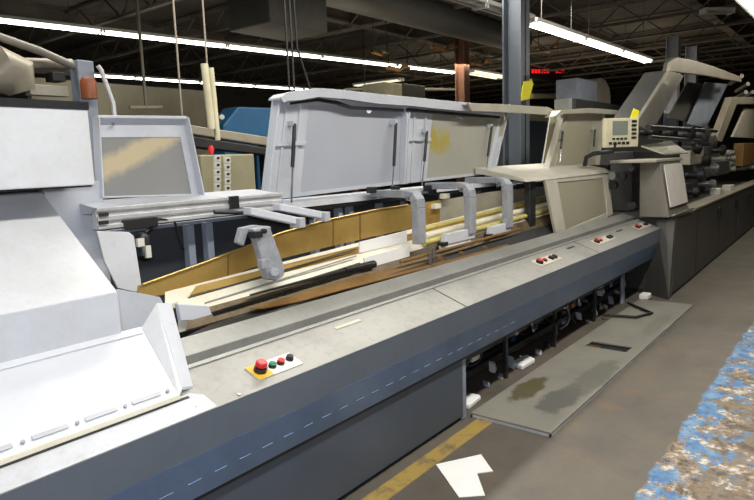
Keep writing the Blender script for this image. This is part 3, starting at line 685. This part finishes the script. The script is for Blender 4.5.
# bottom guard
gq = [Vector((.05, 2.40, 1.078)), Vector((1.385, 2.40, 1.078)), Vector((1.305, 2.040, .880)), Vector((.05, 2.040, .880))]
g = MB().poly(gq, (0, .0, -.014)).build('lower_guard', 'white_guard', fd, .003)
MB().box(.05, 1.305, 2.032, 2.042, .866, .884).build('guard_edge', 'cream_rail', g)
MB().poly([Vector((1.385, 2.40, 1.079)), Vector((1.47, 2.41, 1.166)), Vector((1.335, 2.06, .896)), Vector((1.305, 2.04, .881))], (0, .0, -.012)).build('guard_corner', 'white_paint', g, .002)
MB().poly([Vector((1.47, 2.41, 1.168)), Vector((1.55, 2.42, 1.150)), Vector((1.395, 2.075, .882)), Vector((1.335, 2.06, .897))], (0, .0, -.012)).build('guard_ear', 'hood_shell', g, .002)
MB().poly([Vector((.05, 2.40, 1.079)), Vector((1.385, 2.40, 1.079)), Vector((1.37, 2.365, 1.062)), Vector((.05, 2.365, 1.062))], (0, .0, .004)).build('guard_hem', 'white_guard', g, .001)
for k in range(6):
    xx = .40+k*.175
    MB().tube([(xx, 2.068, .896), (xx, 2.063, .905)], .007, 10).build('rivet', 'cast', g, smooth=True)
for k in range(5):
    xx = .43+k*.175; MB().poly([(xx, 2.062, .8965), (xx+.115, 2.062, .8965), (xx+.115, 2.078, .9055), (xx, 2.078, .9055)], (0, -.002, .002)).build('worn_patch', 'pale_grey', g)
MB().poly([lp(.05, .100, .003), lp(1.34, .100, .003), lp(1.34, .112, .003), lp(.05, .112, .003)], (0, 0, .002)).build('guard_seal', 'black', g)
# things on top behind the white cover
d = empty('pipe_assembly', (.8, 3.6, 0), 'tangle of grey pipes and fittings above the white cover', 'pipework')
MB().tube([Y(-20, 30, 3.7), Y(40, 51, 3.7), Y(78, 68, 3.7)], .022, 10).build('pipe', 'trim_light2', d, smooth=True)
MB().tube([Y(-20, 62, 3.8), Y(72, 64, 3.8)], .03, 10).build('pipe', 'trim_light', d, smooth=True)
b = MB(); p = Y(84, 82, 3.7); b.box(p.x-.05, p.x+.05, 3.66, 3.76, 0, p.z+.12); b.build('post', 'post_grey', d, .006)
MB().tube([Y(-14, 78, 3.6), Y(2, 70, 3.6), Y(14, 75, 3.6), Y(22, 92, 3.6)], [.08, .13, .12, .07], 14).build('duct_elbow', 'trim_light', d, smooth=True)
b = MB(); p = Y(28, 84, 3.75); q = Y(68, 97, 3.75); b.box(p.x, q.x, 3.73, 3.8, q.z, p.z-.0); b.build('bracket', 'cream_grey', d, .004)
p = Y(46, 73, 3.8); q = Y(60, 83, 3.8); MB().box(p.x, q.x, 3.72, 3.82, q.z, p.z).build('junction_box', 'black', d, .004)
MB().box(Y(22, 68, 3.85).x, Y(80, 68, 3.85).x, 3.84, 3.9, Y(50, 74, 3.85).z, Y(50, 68, 3.85).z).build('cable_tray', 'ceil_beam', d)
p = Y(84, 95, 3.62); q = Y(93, 78, 3.62)
MB().tube([((p.x+q.x)/2, 3.62, p.z-.02), ((p.x+q.x)/2, 3.62, p.z), ((p.x+q.x)/2, 3.62, q.z-.02), ((p.x+q.x)/2, 3.62, q.z)], [.045, .045, .045, .03], 16).build('filter_bowl', 'orange', d, smooth=True)
lab(d.children[-1], 'orange filter bowl')
MB().tube([Y(98, 66, 3.6), Y(101, 70, 3.6), Y(113, 103, 3.6), Y(115, 120, 3.6)], .014, 8).build('lever', 'alu', d, smooth=True)

# ------------------------------------------------------------------ far trimmer unit
tr = empty('trimmer_unit', (10, 2.4, 0), 'dark trimming machine with huge open lid at the far right', 'machine')
xa, xb = 7.97, 17.5; sk = math.tan(math.radians(1.2))
def T(x, y, z): return (x, y+(x-xa)*sk, z)
b = MB(); b.poly([T(xa, 1.78, .04), T(xb, 1.78, .04), T(xb, 3.3, .04), T(xa, 3.3, .04)], (0, 0, .90)); b.build('base_cabinet', 'trim_dark', tr, .01)
b = MB(); b.poly([T(xa, 1.80, 0), T(xb, 1.80, 0), T(xb, 3.2, 0), T(xa, 3.2, 0)], (0, 0, .05)); b.build('plinth', 'black', tr)
b = MB(); b.poly([T(xa+1.1, 1.77, .94), T(xb, 1.77, .94), T(xb, 1.97, .955), T(xa+1.1, 1.97, .955)], (0, 0, .03)); b.build('edge_ledge', 'trim_light', tr, .004)
for x in (9.3, 11.2, 13.1): 
    b = MB(); b.poly([T(x, 1.777, .06), T(x+.015, 1.777, .06), T(x+.015, 1.777, .9), T(x, 1.777, .9)], (0, -.003, 0)); b.build('panel_joint', 'black', tr)
for x in (11.0, 12.9, 14.6):
    b = MB(); b.poly([T(x, 1.775, .66), T(x+.22, 1.775, .66), T(x+.22, 1.775, .82), T(x, 1.775, .82)], (0, -.02, 0)); b.build('pull_handle', 'black', tr, .005)
gb = MB(); V_ = [gb.b.verts.new(v) for v in ((7.72, 1.77, 0), (7.965, 1.79, 0), (7.965, 2.13, 0), (7.955, 1.88, .93), (7.965, 1.79, .93), (7.965, 2.0, .93))]
for f_ in ((0, 1, 2), (3, 5, 4), (0, 3, 4, 1), (0, 2, 5, 3), (1, 4, 5, 2)): gb.b.faces.new([V_[i] for i in f_])
gb.build('corner_gusset', 'trim_mid', tr)
# grey side box with cream front window
cb = MB().poly([(7.80, 1.93, 1.61), (7.80, 2.16, 1.61), (7.84, 2.16, .96), (7.84, 1.82, .96)], (.98, 0, 0)).build('guard_box', 'trim_light2', tr, .01)
MB().poly([(7.88, 1.918, 1.58), (8.76, 1.918, 1.58), (8.76, 1.83, 1.08), (7.88, 1.83, 1.08)], (0, -.014, -.002)).build('window_pane', 'plate_white', cb, .004)
MB().poly([(7.84, 1.80, .975), (8.84, 1.80, .975), (8.84, 1.76, .985), (7.84, 1.76, .985)], (0, 0, .02)).build('lower_lip', 'trim_light', cb, .003)
MB().box(7.60, 8.85, 1.92, 2.45, 1.615, 1.65).build('top_sheet', 'cream_grey', cb, .006)
MB().poly([Y(641, 147, 2.3), Y(664, 155, 2.05), Y(688, 154, 2.05), Y(671, 142, 2.3)], (0, 0, .02)).build('sloping_sheet', 'cream_grey', tr, .004)
# machinery visible between closed cover and box
MB().box(7.7, 7.8, 2.5, 3.2, .95, 1.6).build('bulkhead', 'black', tr)
for i in range(16):
    x = 7.70+rnd.uniform(-.02, .0); y = 2.2+(i%8)*.11; z = 1.0+rnd.uniform(0, .55)
    MB().tube([(x-.1, y, z), (x, y, z)], rnd.uniform(.03, .06), 12).build('roller', rnd.choice(('oily', 'dark_steel', 'steel')), tr, smooth=True)
# big lid: bent sheet, profile in xz, carried back in y
yl = 2.3
def P(px, py, y=yl): v = Y(px, py, y); return (v.x, v.z)
lo0, lo1 = P(636, 124), P(652, 133); up0, up1 = P(670, 70), P(684, 76); rt0, rt1 = P(742, 82), P(738, 76)
MB().xz([lo0, lo1, up1, up0], yl, yl+.05).build('lid_arm', 'trim_light2', tr, .01)
top = [P(669, 71), P(671, 62), P(677, 57.5), P(690, 59.5), P(712, 66), P(741, 77)]
bot = [P(741, 82), P(705, 75.5), P(684, 73)]
MB().xz(top+bot, yl-.01, yl+.04).build('lid_edge', 'trim_light', tr, .008)
MB().xz([(lo0[0], lo0[1]), (lo0[0]+.03, lo0[1]-.02), (up0[0]+.03, up0[1]-.03), (up0[0], up0[1])], yl+.05, yl+.34).build('lid_panel', 'trim_dark', tr)
tt = [top[0], top[1], top[2], top[3], top[4], top[5]]
for i in range(5):
    a_, c_ = tt[i], tt[i+1]
    MB().poly([(a_[0], yl+.04, a_[1]), (c_[0], yl+.04, c_[1]), (c_[0], yl+.04, c_[1]-.03), (a_[0]+.02, yl+.04, a_[1]-.03)], (0, .05 if i < 2 else .3, 0)).build('lid_skin', 'trim_mid', tr)
MB().box(lo0[0]+.5, 13.2, 3.25, 3.3, .9, 2.5).build('rear_wall', 'trim_dark', tr)
v0 = Y(691, 130, 3.0); v1 = Y(722, 84, 3.0)
MB().poly([Y(688, 124, 2.8), Y(706, 128, 2.8), Y(728, 84, 2.8), Y(706, 82, 2.8)], (0, .03, 0)).build('inner_guard', 'post_grey', tr, .004)
MB().poly([Y(668, 118, 2.9), Y(688, 122, 2.9), Y(704, 84, 2.9), Y(688, 82, 2.9)], (0, .03, 0)).build('inner_panel', 'trim_mid', tr, .004)
# second lid beyond
MB().poly([Y(716, 140, 2.2), Y(722, 142, 2.2), Y(737, 104, 2.2), Y(760, 104, 2.2), Y(760, 97, 2.2), Y(732, 97, 2.2)], (0, .12, 0)).build('rear_lid', 'trim_light', tr, .008)
MB().poly([Y(733, 137, 2.3), Y(770, 139, 2.3), Y(775, 108, 2.3), Y(746, 108, 2.3)], (0, .05, 0)).build('rear_lid_window', 'cream_grey', tr, .005)
b = MB()
for px, py in ((742, 76), (748, 84), (753, 92), (746, 92)):
    v = Y(px, py, 2.3); b.tube([v+Vector((0, 0, 0)), v+Vector((.5, .3, -.1))], .045, 10)
b.build('hinge_arm', 'trim_light', tr, smooth=True)
# mechanics below the lid
b = MB(); b.box(8.7, 13.5, 2.5, 3.2, .95, 1.75); b.build('press_body', 'trim_dark', tr, .01)
for (px, py, r, m, y) in ((656, 132, .09, 'dark_steel', 2.3), (672, 133, .12, 'oily', 2.3), (690, 134, .14, 'dark_steel', 2.2), (705, 134, .17, 'trim_dark', 2.2), (712, 142, .14, 'trim_mid', 2.15), (697, 148, .12, 'oily', 2.1), (706, 160, .14, 'oily', 2.1), (715, 168, .1, 'steel', 2.1), (700, 175, .12, 'dark_steel', 2.05), (695, 192, .1, 'oily', 2.05), (712, 184, .09, 'steel', 2.05), (722, 150, .12, 'oily', 2.2)):
    v = Y(px, py, y); MB().tube([v-Vector((0, .07, 0)), v-Vector((0, .05, 0)), v-Vector((0, .05, 0)), v+Vector((0, .02, 0)), v+Vector((0, .03, 0)), v+Vector((0, .2, 0))], [r*.45, r*.45, r*.8, r*.8, r*.5, r*.5], 18).build('press_roller', m, tr, smooth=True)
b = MB(); b.tube([Y(648, 127, 2.2), Y(716, 131, 2.2)], .035, 10).tube([Y(650, 137, 2.2), Y(700, 141, 2.2)], .03, 10); b.build('press_shaft', 'dark_steel', tr, smooth=True)
for (x0_, y0_, x1_, y1_, m) in ((690, 150, 704, 165, 'cream_grey'), (703, 146, 712, 178, 'trim_mid'), (684, 182, 694, 200, 'oily'), (716, 160, 730, 176, 'trim_dark')):
    a = Y(x0_, y1_, 2.15); c = Y(x1_, y0_, 2.15); MB().box(a.x, c.x, 2.15, 2.3, a.z, c.z).build('press_plate', m, tr, .01)
# delivery with rows of rollers at the far right
for r_ in range(4):
    for k in range(7):
        v = Y(725+k*5.2, 153+r_*5.5-k*.4, 2.3); MB().tube([v, v+Vector((0, .35, 0))], .055, 10).build('delivery_wheel', ('steel', 'cream_grey')[(k+r_) % 2], tr, smooth=True)
v = Y(744, 143, 2.2); MB().box(v.x, v.x+1.6, 2.2, 2.4, v.z-.5, v.z).build('side_guard', 'brass_dark', tr, .01)
for px, py in ((722, 184), (733, 182)):
    v = Y(px, py, 1.95); MB().box(v.x-.15, v.x+.15, 1.95, 2.1, .98, 1.08).build('sheet_stop', 'plate_white', tr, .006)

# ------------------------------------------------------------------ operator terminal
v0 = Y(603, 116, 2.2); v1 = Y(636, 147, 2.2)
tc = (v0+v1)/2; tm = empty('operator_terminal', (tc.x, 2.20, 1.66), 'cream operator terminal on a stalk with small screen and keys', 'control panel')
TW, TH = .42, v0.z-v1.z; zc_ = (v0.z+v1.z)/2
ta = math.radians(-38); tX = Vector((math.cos(ta), math.sin(ta), 0)); tN = Vector((math.sin(ta), -math.cos(ta), 0)); tO = Vector((tc.x+.06, 2.20, zc_))
def tbox(u0, u1, w0, w1, d0, d1, name, m, bev=0, par=None):
    # u across, w up (fractions of the face), d out of the face in metres
    pts = [tO+tX*(u0-.5)*TW+Vector((0, 0, (w0-.5)*TH))+tN*d0, tO+tX*(u1-.5)*TW+Vector((0, 0, (w0-.5)*TH))+tN*d0, tO+tX*(u1-.5)*TW+Vector((0, 0, (w1-.5)*TH))+tN*d0, tO+tX*(u0-.5)*TW+Vector((0, 0, (w1-.5)*TH))+tN*d0]
    return MB().poly(pts, tuple(tN*(d1-d0))).build(name, m, par or tm, bev)
tbox(0, 1, 0, 1, -.07, 0, 'case', 'cream', .01)
tbox(.2, .66, .42, .9, 0, .005, 'screen', 'screen', .002)
for i in range(5): tbox(.78, .92, .84-i*.14, .92-i*.14, 0, .008, 'key', 'dark_steel')
for i in range(5): tbox(.1+i*.13, .19+i*.13, .1, .19, 0, .008, 'key', 'dark_steel')
for i in range(4): tbox(.2+i*.12, .28+i*.12, .26, .33, 0, .008, 'key', 'dark_steel')
MB().tube([(tc.x, 2.6, 1.60), (tc.x, 2.58, 1.70), (tc.x, 2.5, 1.74), (tc.x, 2.28, 1.76), (tc.x, 2.26, v1.z+.05)], .025, 10).build('stalk', 'dark_steel', tm, smooth=True)
# ------------------------------------------------------------------ loose things
def sheet(name, px_pts, y, lab_, cat, th=.012, m='paper', group=None):
    pts = [Y(a, b_, y) for a, b_ in px_pts]
    return tag(MB().poly(pts, (0, th, 0)).build(name, m, None), lab_, cat, group)
sheet('paper_sheet', [(360, 242), (407, 231), (407, 242), (360, 253)], 2.63, 'upper white paper section on the cream rail left of the first curved arm', 'paper')
sheet('paper_sheet', [(364, 258), (409.6, 245), (409.6, 261.5), (367.6, 273)], 2.545, 'lower white paper section on the rail beside the chain end', 'paper')
sheet('paper_sheet', [(440, 246), (470, 236), (471, 241), (441, 251)], 2.50, 'narrow white paper section between the middle curved arms', 'paper')
# folded paper on floor
pts = [Z(436, 465, 0), Z(481, 455, 0), Z(493, 472, 0), Z(477, 474, 0), Z(485, 496, 0), Z(459, 498, 0)]
b = MB().poly([p+Vector((0, 0, .001)) for p in pts], (0, 0, .004))
tag(b.build('paper_sheet', 'paper'), 'folded L-shaped white paper lying on the grey floor', 'paper')
# loose cover panel on the floor
pl = empty('floor_panel', (3.515, 1.455, 0), 'long dusty grey metal panel lying flat on the floor', 'metal panel')
px0, px1, py0, py1 = 3.515, 7.48, 1.462, 2.03
sx0, sx1, sy0, sy1 = 5.38, 5.55, 1.56, 1.92
b = MB()
MBs = [(px0, sx0, py0, py1), (sx1, px1, py0, py1), (sx0, sx1, py0, sy0), (sx0, sx1, sy1, py1)]
for q in MBs: b.box(q[0], q[1], q[2], q[3], .018, .03)
b.build('sheet', 'floor_panel', pl)
MB().box(px0, px1, py0, py0+.012, .0, .0175).box(px0, px0+.012, py0, py1, .0, .0175).box(px1-.012, px1, py0, py1, 0, .0175).box(px0, px1, py1-.012, py1, 0, .0175).build('folded_edge', 'pale_grey', pl)
MB().box(sx0-.0, sx1, sy0, sy1, .004, .010).build('slot_base', 'black', pl)
MB().box(sx0-.0, sx0+.06, sy1-.12, sy1-.0, .011, .029).build('slot_liner', 'copper', pl)
# thin bent rod at far end
b = MB().tube([Z(628, 303, .05), Z(652, 313, .05), Z(636, 317, .05), Z(602, 315, .05)], .014, 8)
tag(b.build('bent_rod', 'black', None, smooth=True), 'black bent rod resting at the far end of floor panel', 'rod')
b = MB(); v = Z(645, 301, .0); b.box(v.x-.08, v.x+.08, v.y-.05, v.y+.05, .031, .09)
tag(b.build('paper_wad', 'paper', None, .01), 'small white wad at the far corner of the floor panel', 'rag')
b = MB()
for dx, dy, s in ((0, 0, 1), (.05, .03, .7)): b.poly([(3.62+dx, 2.1+dy, .001), (3.82+dx*s, 2.12+dy, .001), (3.80+dx, 2.2+dy, .001), (3.6+dx, 2.17+dy, .001)], (0, 0, .03*s))
tag(b.build('rag', 'paper', None, .006), 'crumpled white rag on the floor beside the grey post', 'rag')
b = MB().poly([(4.55, 2.14, .001), (4.78, 2.13, .001), (4.86, 2.24, .001), (4.6, 2.27, .001)], (0, 0, .04))
tag(b.build('rag', 'paper', None, .01), 'white rag on the floor among the oily drive works', 'rag')

# ------------------------------------------------------------------ background things
def bg(name, px0_, py0_, px1_, py1_, y, dep, m, lab_, cat, z0=None, bevel=.01):
    a = Y(px0_, py1_, y); c = Y(px1_, py0_, y)
    t = MB().box(a.x, c.x, y, y+dep, a.z if z0 is None else z0, c.z)
    return tag(t.build(name, m, None, bevel), lab_, cat), a, c
a, c = Y(203, 190, 4.2), Y(254, 154, 4.2)
cab = empty('control_cabinet', ((a.x+c.x)/2, 4.4, 0), 'beige control cabinet with two columns of labelled switches behind the machine', 'cabinet')
MB().box(a.x, c.x, 4.2, 4.4, 0, c.z).build('body', 'beige', cab, .01)
for k in range(7):
    for j, xo in enumerate((217, 227)):
        v = Y(xo, 158+k*7+j*2, 4.19); MB().box(v.x-.03, v.x+.03, 4.18, 4.2, v.z-.027, v.z+.027).build('label_plate', 'white_label', cab)
        MB().tube([(v.x, 4.165, v.z), (v.x, 4.18, v.z)], .010, 8).build('switch', 'black', cab, smooth=True)
bl = empty('blue_machine', (Y(245, 130, 6).x, 6.3, 0), 'bright blue machine housing beyond the beige cabinet', 'machine')
a = Y(224, 140, 6); c = Y(274, 107, 6)
MB().xz([(a.x, 0), (a.x, c.z-.25), (a.x+.25, c.z-.02), (c.x+.6, c.z), (c.x+.6, 0)], 6, 6.3).build('housing', 'blue', bl, .02)
MB().tube([Y(222, 117, 5.99), Y(222, 117, 5.9)], .03, 10).build('knob', 'white_label', bl, smooth=True)
a = Y(256, 153, 5.2); MB().box(a.x, a.x+.8, 5.2, 5.4, 0, a.z).build('side_door', 'blue', bl, .01)
cv = empty('conveyor_frame', (Y(225, 135, 5).x, 5, 0), 'dark sloping conveyor frame in front of the blue machine', 'conveyor')
MB().poly([Y(185, 124, 5), Y(275, 138, 5), Y(275, 147, 5), Y(185, 133, 5)], (0, .15, 0)).build('side_rail', 'trim_light', cv, .01)
MB().poly([Y(185, 135, 4.9), Y(275, 149, 4.9), Y(275, 156, 4.9), Y(185, 146, 4.9)], (0, .15, 0)).build('lower_rail', 'black', cv, .01)
for px in (190, 264):
    v = Y(px, 140, 5.05); MB().box(v.x-.04, v.x+.04, 5.02, 5.1, 0, v.z).build('leg', 'dark_steel', cv)
hp = empty('hanging_post', (Y(209, 100, 5).x, 4.8, Y(209, 133, 4.72).z), 'cream pair of air cylinders hanging on a thin rod behind the covers', 'hanging post')
v = Y(207, 64, 4.72); v2 = Y(212, 129, 4.72)
MB().tube([(v.x+.0, 4.72, CZ-.02), (v.x, 4.72, v.z)], .008, 8).build('rod', 'trim_light', hp, smooth=True)
MB().tube([(v.x-.03, 4.72, v.z), (v.x-.0, 4.72, v2.z)], .034, 12).build('cylinder', 'cream', hp, smooth=True)
MB().tube([(v.x+.04, 4.72, v.z-.03), (v.x+.06, 4.72, v2.z-.1)], .026, 12).build('cylinder', 'cream', hp, smooth=True)
v = Y(177, 50, 4.5); v2 = Y(184, 116, 4.5)
tag(MB().tube([(v.x, 4.5, CZ-.02), (v.x+.0, 4.5, v2.z-.3)], .008, 8).build('hanging_rod', 'trim_light', None, smooth=True), 'thin pale rod hanging from the ceiling above the low left cover', 'rod')
v = Y(142, 60, 8); hd = empty('hanging_hook', (v.x, 8, Y(142, 108, 8).z), 'dull rod with cross bar hanging before the beige partition', 'rod')
MB().tube([(v.x, 8, CZ-.3), (v.x, 8, Y(142, 108, 8).z)], .022, 8).build('rod', 'trim_light', hd, smooth=True)
MB().tube([(v.x-.25, 8, Y(142, 108, 8).z), (v.x+.25, 8, Y(142, 106, 8).z)], .022, 8).build('cross_bar', 'cream', hd, smooth=True)
# cables dropping behind the big cover
for i, (px, px2) in enumerate(((286, 288), (291, 293))):
    v = Y(px, 30, 5); tag(MB().tube([(v.x, 5, CZ-.02), (v.x, 5, 1.9)], .012, 6).build('hanging_cable', 'black', None, smooth=True), ('left' if i == 0 else 'middle')+' dark cable dropping behind the nearest big cover', 'cable')
v = Y(297, 47, 5); v2 = Y(311, 92, 5)
tag(MB().tube([(v.x-.05, 5, CZ-.02), v, v2, (v2.x+.1, 5, 1.9)], .012, 6).build('hanging_cable', 'black', None, smooth=True), 'slanting dark cable right of the two straight ones', 'cable')
# red alarm knob on beige cabinet
v = Y(211, 149, 4.3); kb = tag(MB().tube([(v.x, 4.3, Y(203, 154, 4.2).z-.0), (v.x, 4.3, v.z), (v.x, 4.3, v.z+.03)], [.018, .026, .012], 12).build('beacon', 'red', None, smooth=True), 'small red beacon on top of the beige cabinet', 'lamp')
# duct under ceiling
dk = empty('ceiling_duct', (Y(297, 8, 6).x, 6, 4.0), 'dark square duct under the ceiling above the big cover', 'duct')
a = Y(270, 22, 6); c = Y(326, -12, 6); MB().box(a.x, c.x, 6, 6.8, a.z, CZ-.05).build('box', 'ceil', dk, .02)
MB().tube([(c.x, 6.4, 4.3), (14, 6.6, 4.4)], .28, 16).build('round_duct', 'trim_dark', dk, smooth=True)
# grey hood box to the right of the column with curved cowl
vt = empty('vent_box', (Y(590, 100, 5).x, 5.1, 0), 'grey vent box with curved tan cowl behind the farthest cover', 'vent')
a = Y(578, 101, 5); c = Y(598, 82, 5); MB().box(a.x, c.x, 5, 5.5, a.z, c.z).build('box', 'post_grey', vt, .02)
pts = []
A0, A1 = Y(596, 108, 5), Y(611, 80, 5); wv = A1.x-A0.x
prof = [(A0.x, A0.z)]+[(A0.x+wv*(.35+.65*math.sin(t*math.pi/16)), A0.z+(A1.z-A0.z)*(.35+.65*math.cos(t*math.pi/16))) for t in range(0, 9)]+[(A1.x, A0.z)]
MB().xz(prof, 5, 5.5).build('cowl', 'trim_light', vt, .01)
a = Y(568, 110, 5); c = Y(585, 101, 5); MB().box(a.x, c.x, 4.95, 5.3, a.z, c.z).build('shelf', 'fix', vt, .01)
MB().box((A0.x+.1), (A1.x-.1), 5.1, 5.4, 0, A0.z).build('stand', 'trim_dark', vt)
# red message display hanging far back
ld = empty('message_display', (Y(548, 72, 9).x, 9, Y(548, 76, 9).z), 'long dark display with glowing red characters right of the column', 'display')
a = Y(528, 77, 9); c = Y(571, 66, 9); MB().box(a.x, c.x, 9, 9.15, a.z, c.z).build('case', 'black', ld, .01)
k = 0
for px in range(533, 566, 3):
    if px in (551, 554): continue
    v = Y(px, 71.5, 8.98); MB().box(v.x-.06, v.x+.07, 8.97, 9, v.z-.05, v.z+.07).build('glowing_character', 'led', ld)
MB().box(a.x+.3, a.x+.34, 9.05, 9.08, c.z, CZ).box(c.x-.34, c.x-.3, 9.05, 9.08, c.z, CZ).build('hanger', 'black', ld)
v = Y(603, 67, 9); t = empty('indicator_lamp', v, 'dim red indicator lamp beyond the vent box', 'lamp')
MB().tube([v, v+Vector((0, -.05, 0))], .10, 12).build('lens', 'led_dim', t, smooth=True); MB().tube([(v.x, 9, v.z), (v.x, 9, CZ)], .03, 8).build('stem', 'black', t)
# yellow tag hanging on column, yellow tag by terminal
fy = 3.7-.13-.01
pts = [Y(523, 82, fy), Y(531, 79, fy), Y(533, 84, fy), Y(529, 99, fy), Y(521, 101, fy), Y(521, 94, fy)]
yt = empty('safety_tag', Y(527, 100, fy), 'yellow safety tag hanging on the blue-grey column', 'tag')
MB().poly(pts, (0, -.006, 0)).build('card', 'tag_yellow', yt)
b = MB(); p = Y(527, 78, fy); b.box(p.x-.05, p.x+.04, fy-.02, fy, p.z-.03, p.z+.03); p = Y(523, 103, fy); b.box(p.x-.05, p.x+.05, fy-.02, fy, p.z-.03, p.z+.03); b.build('clip', 'black', yt)
v = tO+tX*.40*TW+Vector((0, 0, TH*.5+.045))-tN*.035; b = MB().poly([v-tX*.05+Vector((0, 0, -.045)), v+tX*.04+Vector((0, 0, -.045)), v+tX*.06+Vector((0, 0, .03)), v-tX*.01+Vector((0, 0, .06))], tuple(tN*.012))
tag(b.build('warning_tag', 'tag_yellow'), 'small yellow tag on the top right corner of the terminal', 'tag')
# pale ducts / shelving strips far behind, between column and vent
for (x0_, y0_, x1_, y1_, y, m, lb) in ((531, 93, 577, 99, 10, 'cream', 'long cream pipe far behind, right of the blue-grey column'), (531, 82, 575, 85, 11, 'trim_light', 'thin tan pipe high above the cream one'), (345, 88, 455, 91, 10, 'trim_light', 'long dull pipe behind the rusty column')):
    a = Y(x0_, (y0_+y1_)/2, y); c = Y(x1_, (y0_+y1_)/2-.5, y); r = abs(Y(x0_, y0_, y).z-Y(x0_, y1_, y).z)/2
    pp = empty('overhead_pipe', (a+c)/2, lb, 'pipe'); MB().tube([a, c], r, 12).build('pipe', m, pp, smooth=True)
    for t_ in (.15, .85): h_ = a.lerp(c, t_); MB().tube([h_, (h_.x, h_.y, CZ)], .012, 6).build('hanger', 'black', pp)
t, a, c = bg('cardboard_box', 528, 108, 549, 120.5, 7, .6, 'cream', 'cream box on a dark cabinet seen through the empty cover frame', 'box')
t, a2, c2 = bg('dark_cabinet', 524, 122.5, 556, 165, 7-.1, .9, 'kick', 'dark grey cabinet seen through the empty cover frame', 'cabinet', z0=0)
t.location.z = 0
t, a, c = bg('storage_crate', 385, 84, 402, 95.5, 8, .6, 'cream', 'pale crate on racking behind the nearest big cover', 'crate')
t, a, c = bg('storage_crate', 404, 86, 425, 96.2, 8, .6, 'trim_mid', 'dark grey crate right of the pale one on the racking', 'crate')
rk = empty('storage_rack', (Y(420, 96, 8).x, 8.3, 0), 'dark storage rack carrying crates behind the big covers', 'rack')
a = Y(350, 97, 8); c = Y(500, 97, 8); zt_ = min(Y(385, 96.5, 8).z, Y(425, 96.8, 8).z)
MB().box(a.x, c.x, 7.95, 8.9, zt_-.06, zt_-.003).build('shelf', 'trim_mid', rk)
for xx in (a.x, c.x-.08): MB().box(xx, xx+.08, 7.95, 8.05, 0, zt_-.06).box(xx, xx+.08, 8.8, 8.9, 0, zt_-.06).build('upright', 'rust', rk)
# brown rolls added in place of warm light reflected on the distant deck
for i, (px, py, wpx, hpx) in enumerate(((492, 30, 26, 7), (480, 62, 20, 5), (398, 68, 24, 5), (444, 47, 26, 5), (380, 53, 16, 3), (548, 48, 24, 4))):
    yw = 7.2 if py < 60 else 9.0
    p = Y(px-wpx/2, py, yw); q = Y(px+wpx/2, py, yw); r = (Y(px, py-hpx/2, yw).z-Y(px, py+hpx/2, yw).z)/2; mx = (p.x+q.x)/2
    dw = empty('deck_glow_roll', (mx, yw, p.z-r), '', 'duct')
    MB().tube([(p.x, yw, p.z), (p.x*.6+mx*.4, yw+.05, p.z+.03), (mx, yw-.03, p.z-.02), (q.x*.6+mx*.4, yw+.06, q.z+.02), (q.x, yw, q.z)], [r*.6, r, r*.7, r, r*.5], 9).build('glow_roll', 'deck_glow_brown', dw, smooth=True)
    for hx in (p.x*.8+mx*.2, q.x*.8+mx*.2): MB().tube([(hx, yw, p.z), (hx, yw, CZ)], .01, 6).build('hanger', 'black', dw)  # hangers added only to carry the added glow rolls
    tag(dw, ('brown roll added for warm light reflected on the deck, '+('top right, beside the blue-grey column', 'between the two columns below the topmost', 'left, low behind the big cover', 'left of the rusty column', 'farthest left and smallest', 'right of the blue-grey column')[i]))
